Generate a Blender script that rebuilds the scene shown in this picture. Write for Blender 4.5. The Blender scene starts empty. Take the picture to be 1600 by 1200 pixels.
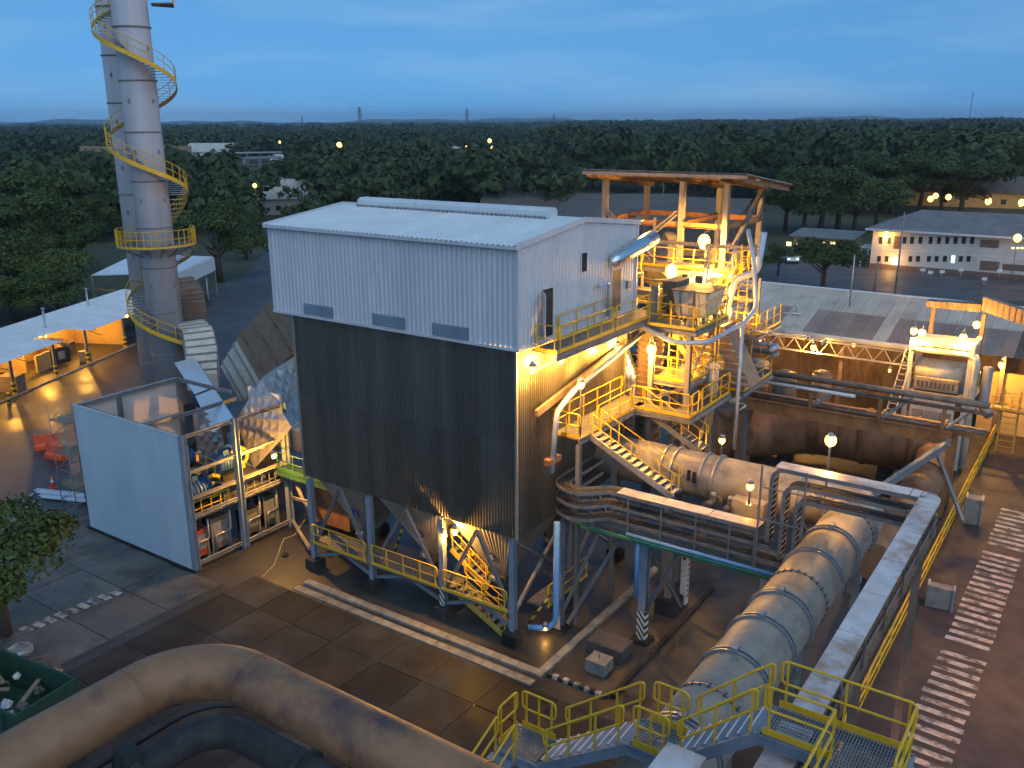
import bpy, math, random
import numpy as np
from mathutils import Vector, Matrix
random.seed(7); rng = np.random.default_rng(7)
scn = bpy.context.scene; col = scn.collection
# ---------------------------------------------------------------- camera
FPX = 1400.0; PITCH = math.radians(16.4); YAW = math.radians(34.5); ROLL = math.radians(-0.25)
CAM = Vector((19.45, -28.6, 22.0))
_f = Vector((-math.sin(YAW)*math.cos(PITCH), math.cos(YAW)*math.cos(PITCH), -math.sin(PITCH)))
_r = Vector((math.cos(YAW), math.sin(YAW), 0)); _u = _r.cross(_f)
RGT = _r*math.cos(ROLL) + _u*math.sin(ROLL); UPV = -_r*math.sin(ROLL) + _u*math.cos(ROLL)
cam = bpy.data.cameras.new('camera'); camo = bpy.data.objects.new('camera', cam); col.objects.link(camo)
cam.sensor_width = 36; cam.lens = FPX/1600*36; cam.clip_start = .1; cam.clip_end = 30000
m3 = Matrix((RGT, UPV, -_f)).transposed(); camo.matrix_world = Matrix.Translation(CAM) @ m3.to_4x4()
scn.camera = camo
def at(u, v, x=None, y=None, z=None):
    "a photo pixel (1600x1200) and the plane the thing stands in -> a point"
    q = _f + RGT*((u-800)/FPX) + UPV*((600-v)/FPX)
    t = (z-CAM.z)/q.z if z is not None else ((x-CAM.x)/q.x if x is not None else (y-CAM.y)/q.y)
    return CAM + q*t
def pix(p):
    q = Vector(p)-CAM; d = q.dot(_f)
    return 800+FPX*q.dot(RGT)/d, 600-FPX*q.dot(UPV)/d, d
# ---------------------------------------------------------------- sky, sun, exposure
SUN_EL = math.radians(40); SUN_AZ = math.radians(125)
W = bpy.data.worlds.new('World'); scn.world = W; W.use_nodes = True
wt = W.node_tree; wt.nodes.clear()
def wn(t): return wt.nodes.new(t)
wo = wn('ShaderNodeOutputWorld'); bg = wn('ShaderNodeBackground'); sky = wn('ShaderNodeTexSky')
sky.sky_type = 'NISHITA'; sky.sun_disc = False; sky.sun_elevation = SUN_EL; sky.sun_rotation = SUN_AZ
sky.altitude = 200; sky.air_density = 1.0; sky.dust_density = .1; sky.ozone_density = 8.0
tc = wn('ShaderNodeTexCoord'); mp = wn('ShaderNodeMapping'); mp.inputs['Scale'].default_value = (1.3, 1.3, 9)
nz = wn('ShaderNodeTexNoise'); nz.inputs['Scale'].default_value = 2.3; nz.inputs['Detail'].default_value = 7; nz.inputs['Roughness'].default_value = .55
cr = wn('ShaderNodeValToRGB'); cr.color_ramp.elements[0].position = .47; cr.color_ramp.elements[1].position = .72
cr.color_ramp.elements[0].color = (0, 0, 0, 1); cr.color_ramp.elements[1].color = (.5, .5, .5, 1)
mx = wn('ShaderNodeMix'); mx.data_type = 'RGBA'; mx.inputs['B'].default_value = (1.7, 3.1, 4.4, 1)
wt.links.new(tc.outputs['Generated'], mp.inputs['Vector']); wt.links.new(mp.outputs[0], nz.inputs['Vector'])
wt.links.new(nz.outputs['Fac'], cr.inputs['Fac']); wt.links.new(cr.outputs['Color'], mx.inputs['Factor'])
vm = wn('ShaderNodeVectorMath'); vm.operation = 'MULTIPLY_ADD'; vm.inputs[1].default_value = (1, 1, .8); vm.inputs[2].default_value = (0, 0, .38)
vn = wn('ShaderNodeVectorMath'); vn.operation = 'NORMALIZE'; wt.links.new(tc.outputs['Generated'], vm.inputs[0]); wt.links.new(vm.outputs[0], vn.inputs[0]); wt.links.new(vn.outputs[0], sky.inputs['Vector'])
tn = wn('ShaderNodeMix'); tn.data_type = 'RGBA'; tn.blend_type = 'MULTIPLY'; tn.inputs['Factor'].default_value = 1; tn.inputs['B'].default_value = (.8, 1.17, 1.08, 1)   # dusk colour of the cloud deck
wt.links.new(sky.outputs[0], tn.inputs['A']); wt.links.new(tn.outputs['Result'], mx.inputs['A']); wt.links.new(mx.outputs['Result'], bg.inputs['Color'])
bg.inputs['Strength'].default_value = .115; wt.links.new(bg.outputs[0], wo.inputs['Surface'])
sl = bpy.data.lights.new('sun', 'SUN'); sl.energy = .7; sl.angle = math.radians(90); sl.color = (1, .95, .82)
so = bpy.data.objects.new('sun', sl); col.objects.link(so)
_sd = Vector((math.sin(SUN_AZ)*math.cos(SUN_EL), math.cos(SUN_AZ)*math.cos(SUN_EL), math.sin(SUN_EL)))
so.rotation_euler = _sd.to_track_quat('Z', 'Y').to_euler()
vs = scn.view_settings; vs.view_transform = 'Standard'; vs.look = 'None'; vs.gamma = 1; vs.exposure = 0.7; vs.use_curve_mapping = False
cy = scn.cycles; cy.use_denoising = True; cy.max_bounces = 4; cy.diffuse_bounces = 2; cy.glossy_bounces = 2; cy.transmission_bounces = 2; cy.use_adaptive_sampling = True; cy.adaptive_threshold = .03
cy.transparent_max_bounces = 6; cy.sample_clamp_indirect = 4.0; cy.use_light_tree = True; cy.caustics_reflective = False; cy.caustics_refractive = False
# ---------------------------------------------------------------- materials
MATS = {}
def mat(name, c, c2=None, rough=.6, metal=0., scale=1.5, bump=0., bscale=20., streak=0, contrast=.5, dirt=None, dscale=.5, damt=.5, rr=.15, coat=0., rnd=0., emit=None, es=0., spec=.5, wet=0.):
    m = bpy.data.materials.new(name); m.use_nodes = True; nt = m.node_tree; N = nt.nodes; L = nt.links
    b = N['Principled BSDF']; b.inputs['Metallic'].default_value = metal; b.inputs['Roughness'].default_value = rough
    b.inputs['Specular IOR Level'].default_value = spec
    if coat: b.inputs['Coat Weight'].default_value = coat
    if emit:
        b.inputs['Emission Color'].default_value = (*emit, 1); b.inputs['Emission Strength'].default_value = es
    g = N.new('ShaderNodeNewGeometry'); mpn = N.new('ShaderNodeMapping'); L.new(g.outputs['Position'], mpn.inputs['Vector'])
    if streak: mpn.inputs['Scale'].default_value = (1, 1, 1/streak)
    if c2 is None: c2 = tuple(x*.82 for x in c)
    n1 = N.new('ShaderNodeTexNoise'); n1.inputs['Scale'].default_value = scale; n1.inputs['Detail'].default_value = 6; n1.inputs['Roughness'].default_value = .6
    L.new(mpn.outputs[0], n1.inputs['Vector'])
    r1 = N.new('ShaderNodeValToRGB'); r1.color_ramp.elements[0].position = .5-.5*contrast*.5; r1.color_ramp.elements[1].position = .5+.5*contrast*.5
    r1.color_ramp.elements[0].color = (*c, 1); r1.color_ramp.elements[1].color = (*c2, 1); L.new(n1.outputs['Fac'], r1.inputs['Fac'])
    out = r1.outputs['Color']
    if dirt:
        n2 = N.new('ShaderNodeTexNoise'); n2.inputs['Scale'].default_value = dscale; n2.inputs['Detail'].default_value = 9; n2.inputs['Roughness'].default_value = .68
        L.new(mpn.outputs[0], n2.inputs['Vector'])
        r2 = N.new('ShaderNodeValToRGB'); r2.color_ramp.elements[0].position = 1-damt*.9-.05; r2.color_ramp.elements[1].position = 1-damt*.9+.12
        L.new(n2.outputs['Fac'], r2.inputs['Fac'])
        mxn = N.new('ShaderNodeMix'); mxn.data_type = 'RGBA'; L.new(r2.outputs['Color'], mxn.inputs['Factor']); L.new(out, mxn.inputs['A'])
        mxn.inputs['B'].default_value = (*dirt, 1); out = mxn.outputs['Result']
    if rnd:
        oi = N.new('ShaderNodeObjectInfo'); ma = N.new('ShaderNodeMapRange'); ma.inputs['To Min'].default_value = 1-rnd; ma.inputs['To Max'].default_value = 1+rnd
        L.new(oi.outputs['Random'], ma.inputs['Value']); ml = N.new('ShaderNodeMix'); ml.data_type = 'RGBA'; ml.blend_type = 'MULTIPLY'; ml.inputs['Factor'].default_value = 1
        L.new(out, ml.inputs['A']); L.new(ma.outputs[0], ml.inputs['B']); out = ml.outputs['Result']
    L.new(out, b.inputs['Base Color'])
    if rr:
        mr = N.new('ShaderNodeMapRange'); mr.inputs['To Min'].default_value = max(.04, rough-rr); mr.inputs['To Max'].default_value = min(1, rough+rr)
        L.new(n1.outputs['Fac'], mr.inputs['Value']); L.new(mr.outputs[0], b.inputs['Roughness'])
    if wet:     # damp patches: smoother where the low-frequency noise is high
        n4 = N.new('ShaderNodeTexNoise'); n4.inputs['Scale'].default_value = .13; n4.inputs['Detail'].default_value = 7; n4.inputs['Roughness'].default_value = .62; L.new(mpn.outputs[0], n4.inputs['Vector'])
        r4 = N.new('ShaderNodeValToRGB'); r4.color_ramp.elements[0].position = .5; r4.color_ramp.elements[1].position = .6; L.new(n4.outputs['Fac'], r4.inputs['Fac'])
        m4 = N.new('ShaderNodeMix'); m4.data_type = 'FLOAT'; L.new(r4.outputs['Color'], m4.inputs['Factor']); m4.inputs['A'].default_value = rough; m4.inputs['B'].default_value = wet; L.new(m4.outputs['Result'], b.inputs['Roughness'])
        m5 = N.new('ShaderNodeMix'); m5.data_type = 'RGBA'; m5.blend_type = 'MULTIPLY'; L.new(r4.outputs['Color'], m5.inputs['Factor']); L.new(out, m5.inputs['A']); m5.inputs['B'].default_value = (.5, .5, .52, 1); L.new(m5.outputs['Result'], b.inputs['Base Color'])
    if bump:
        n3 = N.new('ShaderNodeTexNoise'); n3.inputs['Scale'].default_value = bscale; n3.inputs['Detail'].default_value = 4; L.new(g.outputs['Position'], n3.inputs['Vector'])
        bp = N.new('ShaderNodeBump'); bp.inputs['Strength'].default_value = bump; bp.inputs['Distance'].default_value = .05
        L.new(n3.outputs['Fac'], bp.inputs['Height']); L.new(bp.outputs[0], b.inputs['Normal'])
    MATS[name] = m; return m
# ---------------------------------------------------------------- mesh builder
ORG = {}
def V(*a): return Vector(a)
def fillet(pts, r, n=5):
    pts = [Vector(p) for p in pts]; out = [pts[0]]
    for i in range(1, len(pts)-1):
        a, b, c = pts[i-1], pts[i], pts[i+1]; d1 = (a-b); d2 = (c-b); l1 = d1.length; l2 = d2.length
        if l1 < 1e-5 or l2 < 1e-5: continue
        d1 /= l1; d2 /= l2; ang = math.acos(max(-1, min(1, d1.dot(d2))))
        if ang > 3.1: out.append(b); continue
        t = min(r/math.tan(ang/2), l1*.48, l2*.48); rr = t*math.tan(ang/2)
        cen = b+(d1+d2).normalized()*(rr/math.sin(ang/2)); s = b+d1*t-cen; e = b+d2*t-cen
        for k in range(n+1):
            w = k/n; tot = s.angle(e); o = (s*math.sin((1-w)*tot)+e*math.sin(w*tot))/max(1e-6, math.sin(tot)); out.append(cen+o)
    out.append(pts[-1]); return out
class MB:
    def __init__(s): s.v = []; s.f = []; s.sm = []
    def face(s, *i, sm=False): s.f.append(i); s.sm.append(sm)
    def quad(s, *p):
        k = len(s.v); s.v += [Vector(q) for q in p]; s.face(*range(k, k+len(p))); return s
    def hexa(s, p):
        k = len(s.v); s.v += [Vector(q) for q in p]
        for f in ((0,3,2,1),(4,5,6,7),(0,1,5,4),(1,2,6,5),(2,3,7,6),(3,0,4,7)): s.face(*[k+i for i in f])
        return s
    def box(s, x0, x1, y0, y1, z0, z1):
        return s.hexa([(x0,y0,z0),(x1,y0,z0),(x1,y1,z0),(x0,y1,z0),(x0,y0,z1),(x1,y0,z1),(x1,y1,z1),(x0,y1,z1)])
    def cbox(s, c, sx, sy, sz, rz=0):
        c = Vector(c); R = Matrix.Rotation(rz, 3, 'Z')
        return s.hexa([c+R@Vector((a*sx/2, b*sy/2, d*sz/2)) for d in (-1,1) for a, b in ((-1,-1),(1,-1),(1,1),(-1,1))])
    def frame(s, p, q):
        p = Vector(p); q = Vector(q); d = (q-p).normalized(); h = V(0,0,1) if abs(d.z) < .95 else V(0,1,0)
        a = d.cross(h).normalized(); return p, q, d, a, a.cross(d)
    def bar(s, p, q, w, h):
        p, q, d, a, b = s.frame(p, q)
        return s.hexa([e+a*(i*w/2)+b*(j*h/2) for e in (p, q) for i, j in ((-1,-1),(1,-1),(1,1),(-1,1))])
    def ibar(s, p, q, w, h, t=.03):
        p, q, d, a, b = s.frame(p, q)
        for j in (-1, 1): s.hexa([e+a*(i*w/2)+b*(j*h/2-j*(t if k else 0)) for e in (p, q) for i, k in ((-1,0),(1,0),(1,1),(-1,1))])
        return s.hexa([e+a*(i*t/2)+b*(j*(h/2-t-.002)) for e in (p, q) for i, j in ((-1,-1),(1,-1),(1,1),(-1,1))])
    def tube(s, pts, r, n=8, cap=True, closed=False, rs=None):
        pts = [Vector(p) for p in pts]; m = len(pts); up = None; rings = []
        for i, p in enumerate(pts):
            if closed: d = (pts[(i+1) % m]-pts[i-1])
            else: d = pts[min(i+1, m-1)]-pts[max(i-1, 0)]
            d.normalize()
            if up is None: up = V(0,0,1) if abs(d.z) < .9 else V(0,1,0)
            a = d.cross(up); a = a.normalized() if a.length > 1e-4 else d.orthogonal().normalized(); b = a.cross(d); up = b
            rad = rs[i] if rs else r; k = 1.0
            if 0 < i < m-1 or closed:
                e = (pts[(i+1) % m]-p); 
                if e.length > 1e-6: k = 1/max(.5, e.normalized().dot(d))
            rings.append(len(s.v)); s.v += [p+(a*math.cos(t)+b*math.sin(t))*rad for t in [2*math.pi*j/n for j in range(n)]]
        for i in range(m if closed else m-1):
            A, B = rings[i], rings[(i+1) % m]
            for j in range(n): s.face(A+j, A+(j+1) % n, B+(j+1) % n, B+j, sm=True)
        if cap and not closed:
            s.face(*[rings[0]+j for j in reversed(range(n))]); s.face(*[rings[-1]+j for j in range(n)])
        return s
    def cyl(s, p, q, r, n=12, r1=None): return s.tube([p, q], r, n, rs=[r, r if r1 is None else r1])
    def ball(s, c, r, n=8, m=6, sq=1.):
        c = Vector(c); k = len(s.v)
        for i in range(m+1):
            t = math.pi*i/m
            for j in range(n): s.v.append(c+V(r*math.sin(t)*math.cos(2*math.pi*j/n), r*math.sin(t)*math.sin(2*math.pi*j/n), sq*r*math.cos(t)))
        for i in range(m):
            for j in range(n): s.face(k+i*n+j, k+(i+1)*n+j, k+(i+1)*n+(j+1) % n, k+i*n+(j+1) % n, sm=True)
        return s
    def mesh(s, name, mt, org=(0,0,0)):
        me = bpy.data.meshes.new(name); o = Vector(org)
        me.from_pydata([tuple(p-o) for p in s.v], [], s.f); me.polygons.foreach_set('use_smooth', s.sm)
        if mt: me.materials.append(MATS[mt] if isinstance(mt, str) else mt)
        me.update(); return me
    def to(s, name, mt, par=None, label=None, org=None, kind=None):
        o0 = ORG[par.name] if par else (Vector(org) if org else V(0,0,0))
        ob = bpy.data.objects.new(name, s.mesh(name, mt, o0)); col.objects.link(ob)
        if par: ob.parent = par
        else: ob.location = o0
        ORG[ob.name] = o0
        if label: ob['label'] = label
        if kind: ob['kind'] = kind
        return ob
def inst(name, me, par, loc, rot=None):
    "a part that shares its mesh with its look-alikes"
    ob = bpy.data.objects.new(name, me); col.objects.link(ob); ob.parent = par
    ob.location = Vector(loc)-ORG[par.name]
    if rot is not None: ob.rotation_euler = rot
    ORG[ob.name] = Vector(loc); return ob
def thing(name, label, cat, loc, group=None):
    o = bpy.data.objects.new(name, None); col.objects.link(o); o.location = loc; o.empty_display_size = .3
    o['label'] = label; o['category'] = cat
    if group: o['group'] = group
    ORG[o.name] = Vector(loc); return o
def tag(o, label, cat, group=None):
    o['label'] = label; o['category'] = cat
    if group: o['group'] = group
    return o
def struct(o): o['kind'] = 'structure'; return o
MC = {}
ORD = ['first', 'second', 'third', 'fourth', 'fifth', 'sixth', 'seventh', 'eighth', 'ninth', 'tenth', 'eleventh', 'twelfth', 'thirteenth', 'fourteenth']
def cached(key, fn):
    if key not in MC: MC[key] = fn()
    return MC[key]
def rail(par, pts, h=1.1, sp=1.3, toe=True, mt='yellow', r=.026, mid=True, name='handrail'):
    "part handrail > posts, toe_board; pts run along the deck edge"
    P = [Vector(p) for p in pts]; up = V(0,0,h); md = V(0,0,h*.52)
    B = MB()
    if mid:
        loop = [p+up for p in P]+[p+md for p in reversed(P)]
        q = fillet([loop[0].lerp(loop[-1], .5)]+loop+[loop[0].lerp(loop[-1], .5)], .14, 4)
        B.tube(q, r, 6, cap=False)
    else: B.tube(fillet([p+up for p in P], .1, 3), r, 6)
    R = B.to(name, mt, par)
    pm = cached(('post', h, mt), lambda: MB().box(-.022, .022, -.022, .022, 0, h).mesh('post', mt))
    for i in range(len(P)-1):
        a, b = P[i], P[i+1]; n = max(1, round((b-a).length/sp))
        for k in range(n+1 if i == len(P)-2 else n):
            e = .12/max(.2, (b-a).length); t = min(max(k/n, e if i == 0 else 0), 1-e if i == len(P)-2 else 1)
            inst('post', pm, R, a.lerp(b, t))
    if toe:
        B = MB()
        for a, b in zip(P[:-1], P[1:]): B.bar(a+V(0,0,.075), b+V(0,0,.075), .02, .15)
        B.to('toe_board', mt, R)
    return R
def stairs(name, label, top, bot, wd, n, group=None, smt='blue_steel', tmt='galv', rails=(1, 1), par=None, toe_mt='yellow'):
    "thing > stringer, step, handrail; wd = vector across the flight"
    top, bot, wd = Vector(top), Vector(bot), Vector(wd)
    T = par or thing(name, label, 'stairs', (bot+wd*.5), group)
    for k in (0, 1): MB().bar(top+wd*k-V(0,0,.1), bot+wd*k-V(0,0,.1), .06, .26).to('stringer', smt, T)
    L = wd.length; rz = math.atan2(wd.y, wd.x)
    sm = cached(('step', round(L, 2), tmt), lambda: MB().box(.04, L-.04, -.13, .13, -.02, .02).mesh('step', tmt))
    for i in range(n): inst('step', sm, T, top.lerp(bot, (i+.5)/n), (0, 0, rz))
    for k in (0, 1):
        if rails[k]: rail(T, [top+wd*k, bot+wd*k], 1.0, 1.2, toe=False)
    return T
def ladder(par, p, h, n=(0, 1, 0), w=.45, mt='yellow', cage=False, name='ladder'):
    p = Vector(p); n = Vector(n); a = V(-n.y, n.x, 0); B = MB()
    for s in (-1, 1): B.bar(p+a*(s*w/2), p+a*(s*w/2)+V(0,0,h), .05, .05)
    L = B.to(name, mt, par)
    rm = cached(('rung', mt, w), lambda: MB().tube([(-w/2,0,0), (w/2,0,0)], .018, 5).mesh('rung', mt))
    for i in range(int(h/.3)): inst('rung', rm, L, p+V(0,0,.2+i*.3), (0, 0, math.atan2(a.y, a.x)))
    if cage:
        for i in range(1+int((h-2.2)/.9)):
            z = 2.2+i*.9
            MB().tube([p+a*(.36*math.cos(t))-n*(.05+.7*math.sin(t))+V(0,0,z) for t in [math.pi*k/8 for k in range(9)]], .02, 5).to('cage_hoop', mt, L)
    return L
def ribbed(w, h, pitch, depth, top=.35, htop=None, base=.35):
    "profiled sheet in the xz plane, ribs towards -y, its bottom edge at z=0; htop = other side's height"
    B = MB(); xs = [0]; ys = [0]; n = max(1, round(w/pitch)); p = w/n
    for i in range(n):
        x = i*p
        for fx, d in ((base/2, 0), (base/2+(1-top-base)/2, 1), (base/2+(1-top-base)/2+top, 1), (1-base/2, 0)): xs.append(x+fx*p); ys.append(-depth*d)
    xs.append(w); ys.append(0); k = len(xs)
    for z0 in (0, 1):
        for x, y in zip(xs, ys): B.v.append(V(x, y, 0 if z0 == 0 else (h if htop is None else h+(htop-h)*x/w)))
    for i in range(k-1): B.face(i, i+1, k+i+1, k+i)
    return B
mat('grass', (.045, .055, .025), (.075, .07, .035), rough=.9, scale=.25, bump=.5, bscale=3)
mat('concrete', (.055, .054, .05), (.024, .024, .023), spec=.25, rough=.78, scale=.55, contrast=.8, bump=.25, bscale=14, dirt=(.022, .021, .02), dscale=.42, damt=.6, rnd=.35, wet=.5)
mat('concrete_pale', (.15, .147, .135), (.08, .08, .075), rough=.6, scale=.5, contrast=.8, bump=.25, bscale=14, dirt=(.035, .036, .037), dscale=.4, damt=.5, rnd=.2, wet=.16)
mat('yard', (.055, .053, .05), (.032, .031, .03), rough=.5, scale=.4, bump=.2, bscale=12, dirt=(.045, .045, .047), dscale=.16, damt=.52, rr=.25, wet=.3)
mat('kerb_concrete', (.27, .255, .22), (.18, .168, .145), rough=.8, scale=2, bump=.3, bscale=18, dirt=(.1, .095, .085), dscale=1.2, damt=.45, rnd=.12)
mat('asphalt', (.055, .042, .04), (.038, .03, .029), rough=.6, scale=.7, bump=.3, bscale=40, dirt=(.09, .085, .08), dscale=.3, damt=.42, rr=.2)
mat('far_asphalt', (.075, .075, .08), (.055, .055, .06), rough=.6, scale=.3, dirt=(.11, .105, .1), dscale=.1, damt=.45, rr=.2)
mat('road_paint', (.55, .5, .44), (.4, .36, .32), rough=.6, scale=5, dirt=(.07, .065, .06), dscale=1.5, damt=.57)
mat('white_sheet', (.6, .6, .62), (.53, .53, .55), rough=.42, scale=.7, streak=5, dirt=(.45, .45, .47), dscale=1.2, damt=.4, bump=.04, bscale=4, rnd=.03)
mat('roof_sheet', (.68, .7, .7), (.6, .62, .62), rough=.4, scale=.6, streak=1, dirt=(.5, .51, .5), dscale=.8, damt=.42, rnd=.04)
mat('dark_galv', (.25, .235, .2), (.125, .118, .1), rough=.36, metal=.8, scale=.9, streak=16, contrast=.8, bump=.14, bscale=2.2, dirt=(.27, .25, .22), dscale=.7, damt=.36, rnd=.16, rr=.1)
mat('hopper_galv', (.45, .44, .4), (.32, .31, .28), rough=.45, metal=.6, scale=1.2, streak=4, bump=.15, bscale=6, rr=.12)
mat('galv', (.42, .43, .44), (.3, .31, .32), rough=.45, metal=.6, scale=3, rr=.15)
mat('grating', (.2, .2, .21), (.13, .13, .14), rough=.6, metal=.5, scale=8, bump=.6, bscale=60)
mat('blue_steel', (.22, .27, .33), (.17, .21, .26), rough=.5, scale=2, dirt=(.13, .1, .08), dscale=1.5, damt=.4, streak=3)
mat('grey_steel', (.23, .225, .22), (.17, .165, .16), rough=.55, scale=2, dirt=(.15, .11, .085), dscale=1.2, damt=.42, streak=3)
mat('brown_steel', (.24, .17, .12), (.16, .11, .08), rough=.65, scale=2, dirt=(.1, .06, .04), dscale=1.4, damt=.5, streak=3)
mat('orange_beam', (.42, .2, .07), (.3, .14, .055), rough=.6, scale=1.5, dirt=(.16, .08, .045), dscale=1.2, damt=.48, streak=2)
mat('yellow', (.78, .46, .02), (.66, .38, .018), rough=.45, scale=4, dirt=(.3, .19, .06), dscale=3, damt=.36)
mat('yellow_dull', (.5, .36, .06), (.4, .28, .05), rough=.55, scale=4, dirt=(.2, .14, .06), dscale=3, damt=.4)
mat('black', (.025, .025, .025), rough=.5)
mat('rubber', (.03, .03, .032), rough=.8)
mat('white_paint', (.72, .72, .7), (.6, .6, .58), rough=.5, scale=3, dirt=(.4, .38, .35), dscale=2, damt=.4)
mat('stack_paint', (.44, .435, .46), (.36, .355, .38), rough=.5, scale=.6, streak=6, dirt=(.36, .34, .34), dscale=.9, damt=.42)
mat('duct_beige', (.35, .305, .245), (.25, .218, .175), rough=.5, scale=1, dirt=(.13, .105, .08), dscale=.8, damt=.47, streak=.5, rr=.12)
mat('cream', (.62, .58, .48), (.5, .47, .39), rough=.55, scale=1.2, dirt=(.28, .24, .19), dscale=.9, damt=.42)
mat('brown_duct', (.27, .185, .125), (.2, .135, .092), rough=.6, scale=1.5, dirt=(.14, .095, .07), dscale=1, damt=.42)
mat('rust', (.34, .17, .075), (.2, .095, .05), rough=.7, scale=.9, bump=.25, bscale=8, dirt=(.1, .05, .03), dscale=.8, damt=.5, streak=2)
mat('brown_pipe', (.3, .15, .068), (.2, .1, .048), rough=.5, scale=2.5, contrast=.8, bump=.16, bscale=35, dirt=(.062, .036, .034), dscale=.55, damt=.49)
mat('black_pipe', (.045, .04, .037), (.03, .027, .025), rough=.75, scale=3, bump=.15, bscale=20, dirt=(.1, .075, .055), dscale=2, damt=.4)
mat('foil_sky', (.93, .95, .96), (.85, .88, .9), rough=.5, metal=.85, scale=2, bump=.15, bscale=5, rr=.05)
mat('foil_dull', (.55, .52, .48), (.42, .4, .37), rough=.4, metal=.7, scale=2, bump=.2, bscale=7)
mat('foil', (.85, .86, .87), (.75, .76, .78), rough=.27, metal=1, scale=2, bump=.25, bscale=7, rr=.06)
mat('alu', (.7, .71, .73), (.6, .61, .63), rough=.28, metal=.95, scale=2, bump=.08, bscale=5, rr=.08)
mat('tray_cover', (.72, .7, .68), (.52, .48, .45), rough=.5, metal=.3, scale=1.1, contrast=.7, dirt=(.42, .27, .18), dscale=.9, damt=.52, rr=.15)
mat('tray', (.3, .29, .28), (.22, .21, .2), rough=.55, metal=.4, scale=3, dirt=(.15, .12, .1), dscale=2, damt=.45)
mat('cable', (.035, .034, .034), (.06, .055, .05), rough=.65, scale=9)
mat('blue_pipe', (.16, .36, .66), (.13, .3, .56), rough=.4, scale=2, dirt=(.1, .16, .25), dscale=2, damt=.36)
mat('pale_blue_pipe', (.42, .5, .6), (.35, .42, .5), rough=.4, metal=.2, scale=2)
mat('green_pipe', (.07, .3, .17), (.05, .22, .13), rough=.5, scale=2)
mat('green_paint', (.016, .06, .038), (.012, .045, .028), rough=.55, scale=2)
mat('film', (.45, .54, .6), (.4, .49, .54), rough=.5, scale=.9, streak=3, bump=.05, bscale=3, dirt=(.38, .46, .52), dscale=.5, damt=.4)
mat('film_in_lit', (.72, .62, .57), (.62, .53, .49), rough=.6, scale=1)  # warm lamplight on the inner face is put into this colour
mat('blue_motor', (.04, .12, .3), (.03, .09, .22), rough=.45, scale=4)
mat('dark_machine', (.06, .058, .055), (.1, .09, .08), rough=.6, scale=4)
mat('red_paint', (.35, .06, .04), (.28, .05, .035), rough=.55, scale=3)
mat('barrier_orange', (.75, .11, .03), (.65, .09, .025), rough=.55, scale=4)
mat('plaster', (.62, .6, .55), (.54, .52, .47), rough=.8, scale=.5, dirt=(.4, .37, .33), dscale=.5, damt=.4)
mat('plaster_ochre', (.6, .42, .16), (.5, .34, .13), rough=.8, scale=.8)
mat('plinth_brown', (.2, .13, .1), (.15, .1, .08), rough=.8)
mat('roof_grey', (.2, .19, .18), (.15, .145, .14), rough=.75, scale=.5, dirt=(.11, .1, .1), dscale=.4, damt=.45, bump=.2, bscale=5)
mat('roof_brown', (.13, .108, .09), (.095, .08, .068), rough=.75, scale=.4, dirt=(.12, .11, .1), dscale=.3, damt=.45)
mat('asbestos', (.52, .49, .42), (.43, .405, .35), rough=.8, scale=.5, dirt=(.3, .27, .24), dscale=.5, damt=.42, rnd=.07)
mat('asbestos_dark', (.3, .245, .21), (.24, .195, .17), rough=.8, scale=.6, dirt=(.4, .35, .31), dscale=.6, damt=.38, rnd=.16)
mat('glass_dark', (.03, .035, .04), rough=.08, spec=.6)
mat('window_lit', (.3, .25, .12), emit=(1, .72, .25), es=1.6)
mat('window_cool', (.3, .4, .4), emit=(.75, 1, .95), es=1.2)
mat('wood', (.3, .22, .14), (.2, .145, .09), rough=.75, scale=4)
mat('plastic_white', (.7, .72, .74), (.6, .62, .64), rough=.5)
mat('car_white', (.75, .77, .8), rough=.25, coat=.5, rr=0)
mat('sign_blue', (.04, .06, .3), rough=.4)
mat('sodium', (1, .8, .4), emit=(1, .5, .09), es=4)
mat('sodium_near', (1, .8, .4), emit=(1, .5, .1), es=7)
mat('bark', (.09, .065, .045), (.06, .045, .033), rough=.9, scale=6, bump=.4, bscale=12)
mat('skin', (.32, .2, .14), rough=.55)
mat('hivis', (.55, .8, .06), (.5, .72, .05), rough=.7)
mat('navy_cloth', (.03, .035, .06), rough=.85)
def stripes(name, c1, c2, freq, diag=.0):
    m = mat(name, c1); nt = m.node_tree; N = nt.nodes; L = nt.links; b = N['Principled BSDF']
    g = N.new('ShaderNodeNewGeometry'); s = N.new('ShaderNodeSeparateXYZ'); L.new(g.outputs['Position'], s.inputs[0])
    a = N.new('ShaderNodeMath'); a.operation = 'MULTIPLY_ADD'; a.inputs[1].default_value = diag; L.new(s.outputs['X'], a.inputs[0]); L.new(s.outputs['Z'], a.inputs[2])
    f = N.new('ShaderNodeMath'); f.operation = 'MULTIPLY'; f.inputs[1].default_value = freq; L.new(a.outputs[0], f.inputs[0])
    r = N.new('ShaderNodeMath'); r.operation = 'FRACT'; L.new(f.outputs[0], r.inputs[0])
    h = N.new('ShaderNodeMath'); h.operation = 'GREATER_THAN'; h.inputs[1].default_value = .5; L.new(r.outputs[0], h.inputs[0])
    x = N.new('ShaderNodeMix'); x.data_type = 'RGBA'; x.inputs['A'].default_value = (*c1, 1); x.inputs['B'].default_value = (*c2, 1)
    L.new(h.outputs[0], x.inputs['Factor']); L.new(x.outputs['Result'], b.inputs['Base Color'])
stripes('hazard', (.65, .45, .02), (.03, .03, .03), 2.2)
stripes('hazard_white', (.6, .58, .54), (.03, .03, .03), 3.0, 1.4)
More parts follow.
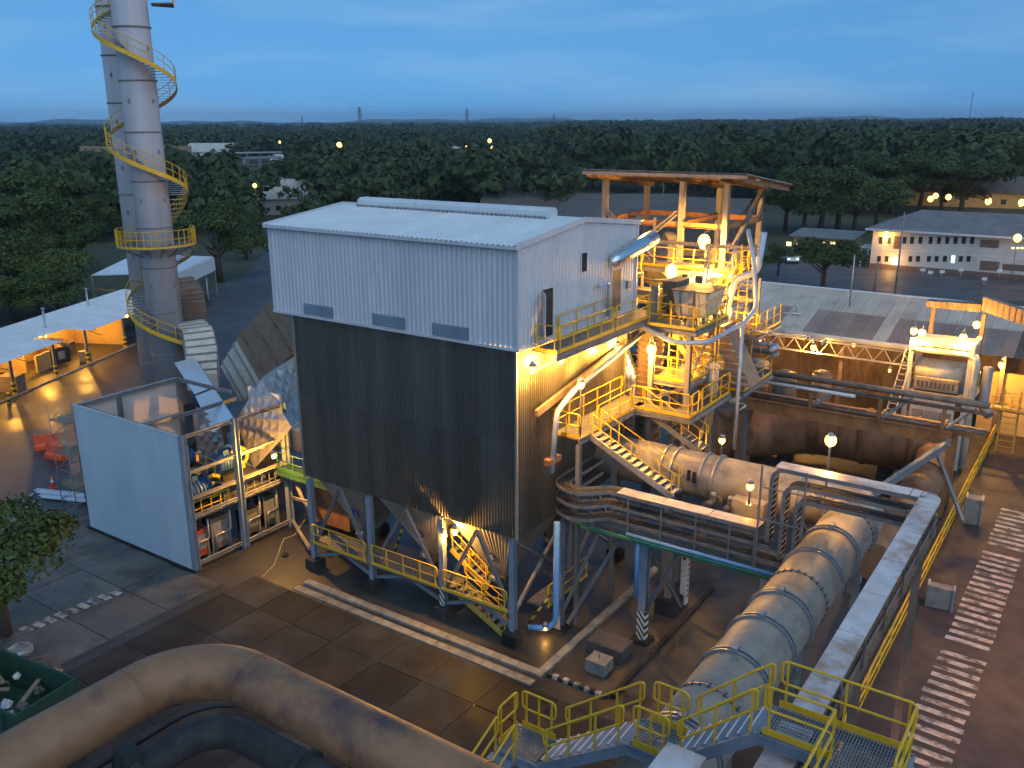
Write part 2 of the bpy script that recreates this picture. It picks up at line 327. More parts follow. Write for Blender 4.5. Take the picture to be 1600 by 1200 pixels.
# ---------------------------------------------------------------- ground and pavements
G = MB(); nn = 40; s0 = 12000
for i in range(nn+1):
    for j in range(nn+1):
        a = (i/nn*2-1); b = (j/nn*2-1); G.v.append(V(s0*a*abs(a), s0*b*abs(b), -.03))
for i in range(nn):
    for j in range(nn): k = i*(nn+1)+j; G.face(k, k+nn+1, k+nn+2, k+1)
ground = struct(G.to('ground', 'grass'))
def sheet(name, pts, z, mt):
    return struct(MB().quad(*[(p[0], p[1], z) for p in pts]).to(name, mt))
yard = sheet('yard_pavement', [(-75, -60), (60, -60), (60, 62), (-40, 62), (-75, 20)], -.006, 'yard')
sheet('service_road', [(12.9, -60), (24, -60), (24, 48), (12.9, 48)], .0, 'asphalt')
q = [at(u, v, z=0) for u, v in ((300, 505), (455, 545), (455, 470), (430, 455), (330, 478), (290, 490))]
sheet('asphalt_lane', q, .002, 'far_asphalt')
q = [at(u, v, z=0) for u, v in ((330, 478), (440, 455), (440, 385), (418, 352), (395, 356), (412, 395), (385, 430), (320, 455))]
sheet('access_road', q, -.012, 'far_asphalt')
q = [at(u, v, z=0) for u, v in ((780, 352), (960, 318), (1000, 300), (985, 296), (900, 312), (760, 340))]
sheet('far_road', q, -.01, 'concrete')
q = [at(u, v, z=0) for u, v in ((1190, 470), (1620, 470), (1700, 428), (1350, 418), (1342, 405), (1215, 405), (1190, 420))]
sheet('car_park', q, -.002, 'far_asphalt')
q = [at(u, v, z=0) for u, v in ((0, 660), (0, 610), (205, 530), (230, 560))]
sheet('bay_apron', q, -.002, 'yard')
# concrete slabs of the near yard, each a piece of its own
xs = [-14.3, -11.65, -9.35, -6.75, -4.05, -1.55, 1.1, 3.7, 6.2, 8.8, 11.4]; ys = [-17.6, -15, -12.4, -9.8, -7.2, -4.6, -2.45]
for i in range(len(xs)-1):
    for j in range(len(ys)-1):
        x0, x1, y0, y1 = xs[i]+.03, xs[i+1]-.03, ys[j]+.03, ys[j+1]-.03; dz = rng.uniform(.012, .03)
        cx, cy_ = (x0+x1)/2, (y0+y1)/2
        b = MB().box(x0, x1, y0, y1, -.02, dz).to('concrete_slab', 'concrete'); b.parent = yard
for i in range(5):
    for j in range(4):
        x0 = -33+i*3.6; y0 = -16+j*3.0
        b = MB().box(x0+.03, x0+3.57, y0+.03, y0+2.97, -.02, rng.uniform(.008, .02)).to('concrete_slab', 'concrete_pale'); b.parent = yard
# plinth edge and drain kerb in front of the filter house
kb = thing('drain_kerb', 'pale concrete kerb with open drain slot running along the front of the filter house', 'kerb', (-4.5, -1.8, 0))
for k in range(11):
    x0 = -11.6+k*1.27; MB().box(x0, x0+1.25, -1.72, -1.32, -.02, .14).to('kerb_stone', 'kerb_concrete', kb)
    MB().box(x0-.1, x0+1.14, -2.35, -1.97, -.02, .06+.01*rng.random()).to('kerb_stone', 'kerb_concrete', kb)
MB().box(-11.6, 2.35, -1.96, -1.73, -.02, .012).to('drain_slot', 'black', kb)
for k in range(9):
    y0 = -1.3+k*1.2; MB().box(2.0, 2.36, y0, y0+1.18, -.02, .14).to('kerb_stone', 'kerb_concrete', kb)
sheet('plinth_floor', [(-13.4, -1.3), (2.0, -1.3), (2.0, 11), (-13.4, 11)], .006, 'yard')
bk = thing('bund_kerb', 'low concrete bund kerb with painted dashes beside the tray column', 'kerb', (5.2, 3, 0))
for k in range(8): MB().box(5.25, 5.45, -1.2+k*1.3, -1.2+k*1.3+1.28, -.02, .16).to('kerb_stone', 'concrete', bk)
for k in range(11): MB().box(2.45+k*.25, 2.69+k*.25, -1.42, -1.22, -.02, .15).to('kerb_stone', 'road_paint' if k % 2 else 'black', bk)
# zebra path on the service road
zb = thing('zebra_path', 'white zebra striped walkway painted along the dark service road', 'road marking', (16.4, 14, 0))
zm = MB().box(-.88, .88, -.16, .16, 0, .004).mesh('stripe', 'road_paint')
y = -9.5; k = 0
while y < 27.5:
    if k % 17 != 13: inst('stripe', zm, zb, (16.25+.012*y+rng.uniform(-.04, .04), y, .004), (0, 0, -.05))
    y += .66; k += 1
for k in range(7): inst('stripe', zm, zb, (17.2+k*.75, 27.9+k*.15, .004), (0, 0, 1.15))
zl = thing('zebra_crossing', 'short zebra crossing of small white blocks beside the yard tree', 'road marking', (-18.8, -9, 0))
zs = MB().box(-.35, .35, -.17, .17, 0, .004).mesh('stripe', 'road_paint')
for k in range(9): inst('stripe', zs, zl, (-18.9+.04*k, -11.6+k*.52, .026), (0, 0, .1))
# ---------------------------------------------------------------- filter house
FB = thing('filter_house', 'tall filter house with white ribbed penthouse over dark corrugated walls on steel legs', 'building', (-6.3, 4.7, 0))
def wall_panels(par, x0, x1, y, z0, z1, w, pitch, depth, mt, face, name='cladding_panel', roofz=None):
    "face '-y': sheets along x at y; '+x': sheets along y (x0..x1 are y values) at x=y"
    n = round((x1-x0)/w); w = (x1-x0)/n
    for i in range(n):
        a = x0+i*w
        if roofz is None: me = cached((name, mt, round(w, 3), round(z1-z0, 3), pitch), lambda: ribbed(w, z1-z0, pitch, depth).mesh(name, mt))
        else: me = ribbed(w, roofz(a)-z0, pitch, depth, htop=roofz(a+w)-z0).mesh(name, mt)
        if face == '-y': inst(name, me, par, (a, y, z0))
        elif face == '+x': inst(name, me, par, (y, a, z0), (0, 0, math.pi/2))
        elif face == '-x': inst(name, me, par, (y, a+w, z0), (0, 0, -math.pi/2))
        elif face == '+y': inst(name, me, par, (a+w, y, z0), (0, 0, math.pi))
ZP0, ZP1, ZR = 13.35, 17.4, 17.95
for z0_, z1_, off in ((4.95, 9.3, .0), (9.22, ZP0+.1, .006)):      # two tiers of sheets, the upper lapping the lower
    wall_panels(FB, -12.8, .0, -off, z0_, z1_, .9, .15, .035, 'dark_galv', '-y'); wall_panels(FB, .0, 9.4, off, z0_, z1_, .9, .15, .035, 'dark_galv', '+x')
for z_ in (6.4, 7.9, 9.26, 10.7, 12.2):      # rows of fixing screws
    B = MB()
    for i in range(43): B.box(-12.72+i*.3-.012, -12.72+i*.3+.012, -.05, -.035, z_-.012, z_+.012)
    B.to('screw_row', 'galv', FB, kind='stuff')
wall_panels(FB, .0, 9.4, -12.8, 4.95, ZP0+.1, .9, .15, .035, 'dark_galv', '-x')
wall_panels(FB, -12.8, .0, 9.4, 4.95, ZP0+.1, .9, .15, .035, 'dark_galv', '+y')
rz = lambda y: ZP1+(ZR-ZP1)*(1-abs(y-4.7)/5.0)
wall_panels(FB, -13.65, .28, -.3, ZP0, ZP1, 1.0, .25, .04, 'white_sheet', '-y')
wall_panels(FB, -.3, 9.7, .28, ZP0, ZP1, 1.0, .25, .04, 'white_sheet', '+x', roofz=rz)
wall_panels(FB, -.3, 9.7, -13.65, ZP0, ZP1, 1.0, .25, .04, 'white_sheet', '-x', roofz=rz)
wall_panels(FB, -13.65, .28, 9.7, ZP0, ZP1, 1.0, .25, .04, 'white_sheet', '+y')
MB().box(-13.6, .24, -.26, 9.66, ZP0+.02, ZP0+.1).to('penthouse_floor', 'grey_steel', FB)
MB().box(-12.75, -.05, .05, 9.35, 4.97, 5.03).to('bottom_plate', 'hopper_galv', FB)
for x, y in ((.3, -.32), (-13.67, -.32), (.3, 9.72)): MB().box(x-.06, x+.06, y-.06, y+.06, ZP0-.02, ZP1+.03).to('corner_trim', 'white_sheet', FB)
for x, y in ((.02, -.02), (-12.82, -.02), (.02, 9.42)): MB().box(x-.05, x+.05, y-.05, y+.05, 4.9, ZP0).to('corner_trim', 'hopper_galv', FB)
MB().box(-13.75, .37, -.42, -.34, ZP0-.08, ZP0+.02).to('base_flashing', 'white_sheet', FB)
MB().box(.34, .42, -.42, 9.8, ZP0-.08, ZP0+.02).to('base_flashing', 'white_sheet', FB)
# roof sheets, ridge vent, barge boards
rl = math.hypot(5.2, ZR-ZP1+.02); ra = math.atan2(ZR-ZP1+.02, 5.2)
rs = ribbed(1.0, rl, .25, .035).mesh('roof_sheet', 'roof_sheet')
for i in range(14):
    x0 = -13.75+i*1.011
    inst('roof_sheet', rs, FB, (x0, -.5, ZP1), (-(math.pi/2-ra), 0, 0))
    inst('roof_sheet', rs, FB, (x0+1.0, 9.9, ZP1), (-(math.pi/2-ra), 0, math.pi))
for s in (-1, 1):
    for x in (.36, -13.8): MB().bar((x, 4.7, ZR+.02), (x, 4.7+s*5.25, ZP1-.02), .06, .22).to('barge_board', 'white_sheet', FB)
MB().box(-13.8, .4, -.56, -.44, ZP1-.12, ZP1+.0).to('gutter', 'white_sheet', FB)
B = MB(); x0, x1 = -12.4, -1.25
pr = [(-.42, .12), (-.4, .38), (-.22, .5), (.22, .5), (.4, .38), (.42, .12)]
for a in range(3):
    xa = x0+(x1-x0)*a/3; xb = x0+(x1-x0)*(a+1)/3-.03
    k = len(B.v); B.v += [V(x, 4.7+p, ZR+h-.08) for x in (xa, xb) for p, h in pr]
    for i in range(5): B.face(k+i, k+6+i, k+7+i, k+1+i)
    B.face(*[k+i for i in range(6)]); B.face(*[k+11-i for i in range(6)])
rv = B.to('ridge_vent', 'roof_sheet', FB)
B = MB()
for i in range(48): B.box(x0+i*.232, x0+i*.232+.1, 4.7-.5, 4.7-.4, ZR-.06, ZR+.1)
B.to('vent_closure', 'galv', rv, kind='stuff')
# louvres, side doors, window
for (u0, u1, v0) in ((474, 520, 473), (581, 632, 489), (675, 732, 504)):
    a = at(u0, v0, y=-.36); b = at(u1, v0+8, y=-.36); z1 = a.z; z0 = z1-.52
    lv = MB().box(a.x, b.x, -.36, -.32, z0, z1).to('louvre', 'grey_steel', FB)
    lm = MB().hexa([(a.x+.03, -.40, -.02), (b.x-.03, -.40, -.02), (b.x-.03, -.362, .03), (a.x+.03, -.362, .03), (a.x+.03, -.40, -.01), (b.x-.03, -.40, -.01), (b.x-.03, -.362, .04), (a.x+.03, -.362, .04)]).mesh('louvre_blade', 'blue_steel')
    for k in range(7): o = inst('louvre_blade', lm, lv, (0, 0, z0+.05+k*.07)); 
def opening(y0, y1, z0, z1, name, fill):
    fr = MB().box(.24, .345, y0-.05, y0, z0, z1+.05).box(.24, .345, y1, y1+.05, z0, z1+.05).box(.24, .345, y0, y1, z1, z1+.05).to(name, 'white_sheet', FB)
    MB().box(.3, .335, y0, y1, z0, z1).to('opening', fill, fr)
    return fr
d = opening(1.35, 2.2, ZP0+.12, ZP0+2.1, 'door', 'black')
MB().hexa([(.34, 1.35, ZP0+.14), (.38, 1.35, ZP0+.14), (.92, .75, ZP0+.14), (.88, .75, ZP0+.14), (.34, 1.35, ZP0+2.08), (.38, 1.35, ZP0+2.08), (.92, .75, ZP0+2.08), (.88, .75, ZP0+2.08)]).to('door_leaf', 'white_sheet', d)
d = opening(7.3, 8.15, ZP0+.12, ZP0+2.1, 'door', 'brown_steel')
opening(4.5, 4.95, 15.75, 16.55, 'window', 'glass_dark')
# silver lagged duct over the side wall, down pipe
B = MB(); q = fillet([(.62, 6.6, 15.9), (.66, 9.4, 16.35), (.7, 10.4, 16.6)], .5)
B.tube([(.62, 6.6, 15.9), (.62, 7.0, 15.98), (.64, 8.2, 16.2), (.66, 9.4, 16.4), (.7, 10.6, 16.6)], .4, 12, rs=[.12, .3, .36, .36, .36]); B.to('lagged_duct', 'alu', FB)
MB().tube(fillet([(.55, 5.6, 15.0), (.55, 6.6, 15.0), (.55, 6.6, 13.5)], .2), .09, 8).to('drain_pipe', 'pale_blue_pipe', FB)
MB().box(.32, .4, 8.7, 9.0, 14.4, 14.75).to('switch_box', 'grey_steel', FB)
# columns, pedestals, braces, hoppers
cx = [-12.35, -8.35, -3.95, -.1]
for yy in (-.15, 4.7, 9.3):
    for x in cx:
        c = MB().ibar((x, yy, .62), (x, yy, 4.95), .26, .26, .02).to('column', 'blue_steel', FB)
        MB().box(x-.36, x+.36, yy-.36, yy+.36, 0, .58).box(x-.22, x+.22, yy-.22, yy+.22, .58, .62).to('pedestal', 'concrete', c)
B = MB()
c3 = MB().box(-4.09, -3.81, -.295, -.285, .65, 1.6).to('hazard_marking', 'hazard_white', FB)
for i in range(3):
    a, b = cx[i], cx[i+1]; m = (a+b)/2
    for yy in (-.12, 9.3):
        for e in (a+.15, b-.15):
            MB().ibar((m, yy+.02, 4.85), (e, yy+.02, 1.55), .14, .14, .015).to('brace', 'grey_steel', FB)
            MB().ibar((m, yy+.02, 1.4), (e, yy+.02, .75), .13, .13, .015).to('brace', 'blue_steel', FB)
    MB().ibar((a+.14, -.15, 1.42), (b-.14, -.15, 1.42), .12, .2, .015).to('deck_beam', 'blue_steel', FB)
for yy0, yy1 in ((-.1, 4.7), (4.7, 9.3)):
    for e0, e1 in ((1.5, 4.8), (4.8, 1.5)):
        MB().ibar((-.1, yy0+.15, e0), (-.1, yy1-.15, e1), .14, .14, .015).to('brace', 'grey_steel', FB)
for i in range(3):
    for r, (ya, yb) in enumerate(((.15, 4.6), (4.8, 9.25))):
        a, b = cx[i]+.2, cx[i+1]-.2; mx_ = (a+b)/2; my = (ya+yb)/2-.5; zt, zb_ = 4.96, 2.0
        tp = [V(a, ya, zt), V(b, ya, zt), V(b, yb, zt), V(a, yb, zt)]; bt = [V(mx_-.35, my-.35, zb_), V(mx_+.35, my-.35, zb_), V(mx_+.35, my+.35, zb_), V(mx_-.35, my+.35, zb_)]
        B = MB(); n = 16
        for k in range(4):      # corrugated sloping sheets
            p0, p1, q0, q1 = tp[k], tp[(k+1) % 4], bt[k], bt[(k+1) % 4]; nr = (p1-p0).cross(q0-p0).normalized()
            for j in range(n):
                w0, w1 = j/n, (j+1)/n; wm = (j+.5)/n
                s0_ = len(B.v)
                B.v += [p0.lerp(p1, w0), p0.lerp(p1, wm)+nr*-.05, p0.lerp(p1, w1), q0.lerp(q1, w1), q0.lerp(q1, wm)+nr*-.02, q0.lerp(q1, w0)]
                B.face(s0_, s0_+1, s0_+4, s0_+5); B.face(s0_+1, s0_+2, s0_+3, s0_+4)
        h = B.to('hopper', 'hopper_galv', FB)
        MB().box(mx_-.4, mx_+.4, my-.4, my+.4, zb_-.12, zb_).box(mx_-.25, mx_+.25, my-.3, my+.3, zb_-.6, zb_-.12).to('discharge_valve', 'dark_machine', h)
        MB().tube([(mx_-.3, my-.62, zb_-.1), (mx_+.15, my-.62, zb_-.1)], .15, 10).to('valve_motor', 'galv', h)
        if r == 0:
            t = .58; p = tp[0].lerp(tp[1], .52).lerp(bt[0].lerp(bt[1], .52), t); nr = (tp[1]-tp[0]).cross(bt[0]-tp[0]).normalized()*-1; nr = V(0, -abs(nr.y), -abs(nr.z)) if True else nr
            up = (tp[0]-bt[0]); up = V(0, (tp[0]-bt[0]).y*.1, 1).normalized(); ex = V(1, 0, 0); ey = (tp[0].lerp(tp[1], .5)-bt[0].lerp(bt[1], .5)).normalized(); nn_ = ex.cross(ey)
            p = p+nn_*.09
            sg = MB().hexa([p+ex*(i_*.2)+ey*(j_*.24)+nn_*k_ for k_ in (0, .012) for i_, j_ in ((-1, -1), (1, -1), (1, 1), (-1, 1))]).to('hopper_sign', 'sign_blue', h)
            B = MB(); pp = p+nn_*.016      # white figure 1 with an underline
            for (ax, ay, bx, by) in ((-.012, -.1, .03, .12), (-.05, .06, -.012, .1), (-.06, -.14, .09, -.1)): B.quad(pp+ex*ax+ey*ay, pp+ex*bx+ey*ay, pp+ex*bx+ey*by, pp+ex*ax+ey*by)
            B.to('sign_figure', 'white_paint', sg)
# hopper walkway
MB().box(-12.3, -3.5, -.02, 1.0, 1.5, 1.55).to('walkway_deck', 'grating', FB)
MB().box(-3.5, -.1, -.38, -.2, 1.5, 1.55).to('walkway_deck', 'grating', FB)
MB().box(-12.3, -3.5, -.38, -.02, 1.5, 1.55).to('walkway_deck', 'grating', FB)
MB().box(-.1, 1.0, .9, 4.4, 1.5, 1.55).to('walkway_deck', 'grating', FB)
for i in range(3): rail(FB, [(cx[i]+.16, -.4, 1.55), (cx[i+1]-.16, -.4, 1.55)], 1.05, 1.1)
rail(FB, [(1.0, .9, 1.55), (1.0, 4.4, 1.55)], 1.05, 1.2, mt='yellow')
stairs('stairs', '', (-3.4, .0, 1.5), (-.55, .0, .1), (0, .75, 0), 8, par=FB, smt='yellow_dull')
stairs('stairs', '', (-4.3, .9, 3.0), (-2.2, .9, 1.6), (0, .7, 0), 7, par=FB, smt='yellow_dull')
for (a, b) in (((-8.1, 1.2, 1.5), (-7.2, 1.2, 4.0)), ((-3.7, 1.2, 1.6), (-2.9, 1.2, 3.7)), ((.15, .6, .6), (1.1, 1.0, 2.2))):
    MB().tube([a, b], .06, 6).to('hazard_pipe', 'hazard', FB)
# side walkway at the penthouse
MB().box(.3, 1.55, .6, 10.3, ZP0-.26, ZP0-.2).to('side_deck', 'grating', FB)
MB().ibar((1.5, .6, ZP0-.4), (1.5, 10.3, ZP0-.4), .12, .24).to('deck_beam', 'grey_steel', FB)
for yy in (.9, 4, 7, 9.8): MB().bar((.0, yy, ZP0-1.3), (1.4, yy, ZP0-.5), .1, .1).to('deck_bracket', 'grey_steel', FB)
zz = ZP0-.2
rail(FB, [(.5, .6, zz), (1.55, .6, zz)], 1.1, 1.0)
rail(FB, [(1.55, .7, zz), (1.55, 5.3, zz)], 1.1, 1.3); rail(FB, [(1.55, 5.45, zz), (1.55, 10.1, zz)], 1.1, 1.5)
rail(FB, [(.45, 2.4, zz), (.45, 7.1, zz)], 1.1, 1.5)
# stair landing walkway on the side wall (z 9)
MB().box(.06, 1.5, 2.6, 9.4, 8.9, 8.96).to('side_deck', 'grating', FB)
MB().ibar((1.45, 2.6, 8.78), (1.45, 9.4, 8.78), .1, .2).to('deck_beam', 'grey_steel', FB)
rail(FB, [(.1, 2.62, 8.96), (1.5, 2.62, 8.96)], 1.1, .7); rail(FB, [(.15, 2.7, 8.96), (.15, 9.0, 8.96)], 1.1, 1.2, toe=False); rail(FB, [(1.5, 4.1, 8.96), (1.5, 7.3, 8.96)], 1.1, 1.1)
for yy in (2.7, 6, 9.2): MB().ibar((1.4, yy, 0), (1.4, yy, 8.7), .2, .2, .02).to('deck_post', 'grey_steel', FB)
# inclined pipe trunking and ribs on the side wall
MB().bar((.25, 1.1, 10.3), (.25, 8.6, 11.6), .14, .3).to('wall_trunking', 'brown_steel', FB)
MB().tube(fillet([(.7, 1.6, 7.6), (.7, 2.0, 10.2), (.9, 3.0, 10.9), (1.0, 9.6, 12.3)], .8, 6), .12, 10).to('air_pipe', 'pale_blue_pipe', FB)
MB().box(.5, .8, 1.3, 2.3, 8.0, 8.25).to('pipe_bracket', 'rust', FB)
# ribbed vertical duct at the far corner of the side wall
B = MB(); dp = fillet([(.9, 10.4, 6.5), (.9, 10.4, 12.3), (.9, 12.8, 13.4)], 1.2, 7); B.tube(dp, .62, 12)
dd = B.to('bend_duct', 'brown_duct', FB)
for i in range(18):
    p = V(.9, 10.4, 6.6+i*.3); MB().cyl(p, p+V(0, 0, .06), .68, 12).to('duct_rib', 'brown_duct', dd)
# ---------------------------------------------------------------- blue film enclosure with bare frame
EN = thing('fan_enclosure', 'open roofed fan enclosure with pale blue sheet walls and bare grey steel frame', 'enclosure', (-21.8, -.6, 0))
X0, X1, Y0, Y1, ZE = -26.45, -17.2, -3.87, 2.6, 7.3
n = 1
for i in range(8):
    w_ = (X1-.16-X0)/8; MB().box(X0+i*w_+.004, X0+(i+1)*w_-.004, Y0-.05-.004*(i % 2), Y0-.02-.004*(i % 2), .05, ZE).to('wall_sheet', 'film', EN)
MB().box(X0-.03, X1-.1, Y0-.075, Y0-.01, ZE, ZE+.05).to('top_flashing', 'white_sheet', EN)
MB().box(X0-.05, X0-.02, Y0, Y1, .05, ZE).to('sheet_wall', 'film', EN)
MB().box(X0+.0, X0+.012, Y0+.1, Y1, 1, ZE-.1).to('inner_lining', 'film_in_lit', EN)
for x in (X0+.15, -22.9, -20.0): 
    MB().ibar((x, Y0+.12, 0), (x, Y0+.12, ZE), .18, .18, .02).to('frame_post', 'grey_steel', EN)
for y in (-1.3, Y1): MB().ibar((X0+.15, y, 0), (X0+.15, y, ZE), .22, .22, .02).to('frame_post', 'grey_steel', EN)
for y in (Y0+.12, -.62, Y1): MB().ibar((X1, y, 0), (X1, y, ZE), .3, .3, .025).to('frame_post', 'blue_steel', EN)
for z in (ZE-.1, 5.0): 
    MB().ibar((X0+.15, Y0+.2, z), (X0+.15, Y1, z), .14, .2).to('girt', 'grey_steel', EN)
    MB().ibar((X0+.3, Y0+.12, z), (X1-.2, Y0+.12, z), .14, .2).to('girt', 'grey_steel', EN)
for z in (ZE-.1, 5.3, 3.9, 2.95, .35): 
    for a, b in ((Y0+.3, -.8), (-.45, Y1-.18)): MB().ibar((X1, a, z), (X1, b, z), .13, .18).to('girt', 'grey_steel', EN)
MB().ibar((X0+.2, Y1, ZE-.1), (-21.4, Y1, ZE-.1), .14, .2).to('girt', 'grey_steel', EN)
MB().ibar((-21, Y0+.2, 6.9), (-21, Y1, 6.9), .14, .2).to('girt', 'grey_steel', EN)
MB().box(X0-.12, X1+.2, Y0-.2, Y0-.06, 0, .1).to('base_kerb', 'concrete', EN)
MB().box(-20.2, -17.5, 2.9, 3.0, 5.0, 7.6).box(-20.25, -20.1, 2.85, 3.05, 4.6, 7.7).box(-17.6, -17.45, 2.85, 3.05, 4.6, 7.7).to('sheet_wall', 'white_sheet', EN)
# machines inside
def motor(loc, ax, r, L, mt, label, cat='motor', grp=None):
    T = thing('motor', label, cat, loc, grp); p = Vector(loc); a = Vector(ax)
    MB().cyl(p+a*(-L/2)+V(0,0,r+.3), p+a*(L/2)+V(0,0,r+.3), r, 16).to('casing', mt, T)
    for k in range(7): q = p+a*(-L/2+.12+k*(L-.24)/6)+V(0,0,r+.3); MB().cyl(q-a*.02, q+a*.02, r+.05, 16).to('cooling_fin', mt, T)
    MB().cyl(p+a*(L/2)+V(0,0,r+.3), p+a*(L/2+.5)+V(0,0,r+.3), .1, 8).to('shaft', 'galv', T)
    MB().cbox(p+V(0,0,r*2+.4), .45, .35, .3).to('terminal_box', mt, T); MB().cbox(p+V(0,0,.15), 1.2, 1.2, .3).to('base', 'concrete', T)
    return T
motor((-18.8, -2.3, 2.6), (0, 1, 0), .62, 1.5, 'blue_motor', 'big blue electric motor nearest the enclosure corner post')
motor((-18.9, -.2, 3.6), (0, 1, 0), .5, 1.2, 'blue_motor', 'blue electric motor beside the yellow guard inside the enclosure')
motor((-19.2, -2.4, 4.6), (0, 1, 0), .4, .9, 'blue_motor', 'small blue motor highest in the enclosure by the sheet wall')
for k, (yy, z, l) in enumerate(((-1.2, 2.9, 'round yellow coupling guard next to the big blue motor'), (.6, 3.9, 'round yellow coupling guard under the foil cone'))):
    gm = thing('coupling_guard', l, 'guard', (-18.7, yy, z)); 
    MB().tube([V(-18.7+.48*math.cos(t)*.2, yy+.5*math.cos(t), z+.6+.5*math.sin(t)) for t in [2*math.pi*i/16 for i in range(16)]], .11, 8, closed=True).to('ring', 'yellow', gm)
    MB().box(-18.8, -18.6, yy-.3, yy+.3, z-.1, z+.12).to('foot', 'yellow', gm)
fp = thing('fan_platform', 'raised steel platform with yellow rails inside the enclosure frame', 'platform', (-20, -.6, 0))
MB().box(-23.5, -17.7, -3.4, 2.4, 2.42, 2.5).to('deck', 'grating', fp)
for x in (-23.3, -20.4, -17.9):
    for y in (-3.2, 2.2): MB().ibar((x, y, 0), (x, y, 2.42), .2, .2, .02).to('leg', 'grey_steel', fp)
rail(fp, [(-17.75, -3.3, 2.5), (-17.75, -.9, 2.5)], .9, .6, toe=False); rail(fp, [(-17.75, -.3, 2.5), (-17.75, 2.3, 2.5)], .9, .5, toe=False, mt='grey_steel'); rail(fp, [(-19.6, -1.4, 4.2), (-18.0, -1.4, 4.2)], .9, .7, toe=False)
MB().box(-21.5, -18.2, -1.0, 1.5, 2.5, 3.6).box(-21.2, -19.5, -3, -1.2, 2.5, 4.2).to('machine_block', 'dark_machine', fp)
for k, (y0, y1, z1, mt) in enumerate(((-3.3, -2.4, 1.7, 'red_paint'), (-2.2, -1.0, 2.0, 'brown_steel'), (.0, 1.0, 1.6, 'dark_machine'), (1.3, 2.2, 2.0, 'green_paint'))):
    cb = thing('control_cabinet', ('dark red skid unit at ground level inside the enclosure', 'brown framed panel at ground level inside the enclosure', 'black machine skid behind the middle enclosure post', 'dark green skid behind the far enclosure post')[k], 'machine', (-18.2, (y0+y1)/2, 0))
    MB().box(-18.6, -17.9, y0, y1, .25, z1).to('body', mt, cb)
    for yy in (y0+.05, y1-.05): MB().box(-18.65, -17.85, yy-.05, yy+.05, 0, z1+.05).to('frame_leg', 'grey_steel', cb)
    MB().box(-17.9, -17.88, y0+.15, y1-.15, .6, z1-.25).to('panel', 'galv', cb)
    MB().tube(fillet([(-17.8, y0+.2, .1), (-17.8, y0+.2, 1.1), (-17.8, y1, 1.1), (-17.8, y1, 2.2)], .15), .06, 8).to('hose', 'galv', cb)
# crumpled foil lagged ducts
def foil_faces(label, faces, amp, seed, n=6, back=V(-.9, .9, -.2), fmt='foil'):
    "each face a quilted foil quad; a plain skin closes the back"
    rg = random.Random(seed); T = thing('foil_duct', label, 'duct', faces[0][2])
    for f in faces:
        p0, p1, q1, q0 = [Vector(p) for p in f]; nr = (p1-p0).cross(q0-p0).normalized(); B = MB(); idx = []
        for i in range(n+1):
            row = []
            for j in range(n+1):
                e = 0 if i in (0, n) or j in (0, n) else (amp if (i+j) % 2 else -amp)*rg.uniform(.3, 1.2); row.append(len(B.v)); B.v.append(p0.lerp(p1, j/n).lerp(q0.lerp(q1, j/n), i/n)+nr*e)
            idx.append(row)
        for i in range(n):
            for j in range(n):
                a, b, c, d = idx[i][j], idx[i][j+1], idx[i+1][j+1], idx[i+1][j]
                if (i+j) % 2: B.face(a, b, c); B.face(a, c, d)
                else: B.face(a, b, d); B.face(b, c, d)
        B.to('foil_panel', fmt, T)
        MB().quad(*[p+back for p in (p0, p1, q1, q0)]).to('back_skin', 'galv', T)
    return T
fA, fB, fT, fD, fE, fF = at(408, 592, y=3.2), at(368, 657, y=1.9), at(397, 733, y=1.3), at(456, 668, y=2.2), at(470, 552, y=6.5), at(482, 642, y=5.2)
foil_faces('quilted silver foil cone glowing orange beside the dark filter wall', [(fA, fB, fT, fD), (fE, fA, fD, fF)], .05, 3, 8, fmt='foil_dull')
foil_faces('bright blue foil strip duct leaning down from the chimney into the enclosure', [(at(272, 567, y=9.8), at(304, 558, y=10.2), at(334, 604, y=4.6), at(304, 616, y=4.3)), (at(305, 619, y=4.1), at(335, 607, y=4.4), at(364, 652, y=-.9), at(332, 676, y=-1.2))], .012, 5, 5, V(-.3, .5, -.5), 'foil_sky')
foil_faces('dull foil lagged box hanging in the first bay of the enclosure', [(at(300, 640, y=.2), at(345, 668, y=-.2), at(352, 700, y=-.4), at(310, 720, y=-.2))], .05, 8)
# ---------------------------------------------------------------- chimneys
def stack(c, r, label, h, rings, z0=0):
    T = thing('chimney', label, 'chimney', (c[0], c[1], 0)); B = MB(); B.tube([(c[0], c[1], z0), (c[0], c[1], h)], r, 40, rs=[r*1.03, r*.97]); B.to('shaft', 'stack_paint', T)
    for z in rings:
        MB().tube([(c[0]+(r+.03)*math.cos(t), c[1]+(r+.03)*math.sin(t), z) for t in [2*math.pi*i/40 for i in range(40)]], .055, 6, closed=True).to('flange_ring', 'grey_steel', T)
    for i, z in enumerate(rings):
        for da in (-.6, .75):
            a = math.atan2(CAM.y-c[1], CAM.x-c[0])+da; d = V(math.cos(a), math.sin(a), 0); p = V(c[0], c[1], z-1.4)+d*(r+.05)
            MB().cbox(p, .1, .1, .28).to('lug', 'grey_steel', T)
    return T
SC = (-41.45, 12.45); SR = 1.25
S1 = stack(SC, SR, 'tall pale grey steel chimney wound by a yellow railed spiral stair', 40, [4.65, 8.0, 11.4, 14.4, 17.8, 21.3, 24.85, 28.45, 32.1, 35.7])
stack((-45.8, 14.0), 1.2, 'second pale chimney half hidden behind the stair wound one', 40, [3, 6.4, 9.8, 13.2, 16.6, 20, 23.4, 26.8, 30.2, 33.6])
MB().tube([(SC[0], SC[1], -.0), (SC[0], SC[1], .5)], 2.0, 24).to('base', 'concrete', S1)
sp = thing('spiral_stair', 'spiral stair with yellow handrail winding around the tall chimney', 'stairs', (SC[0], SC[1], 0))
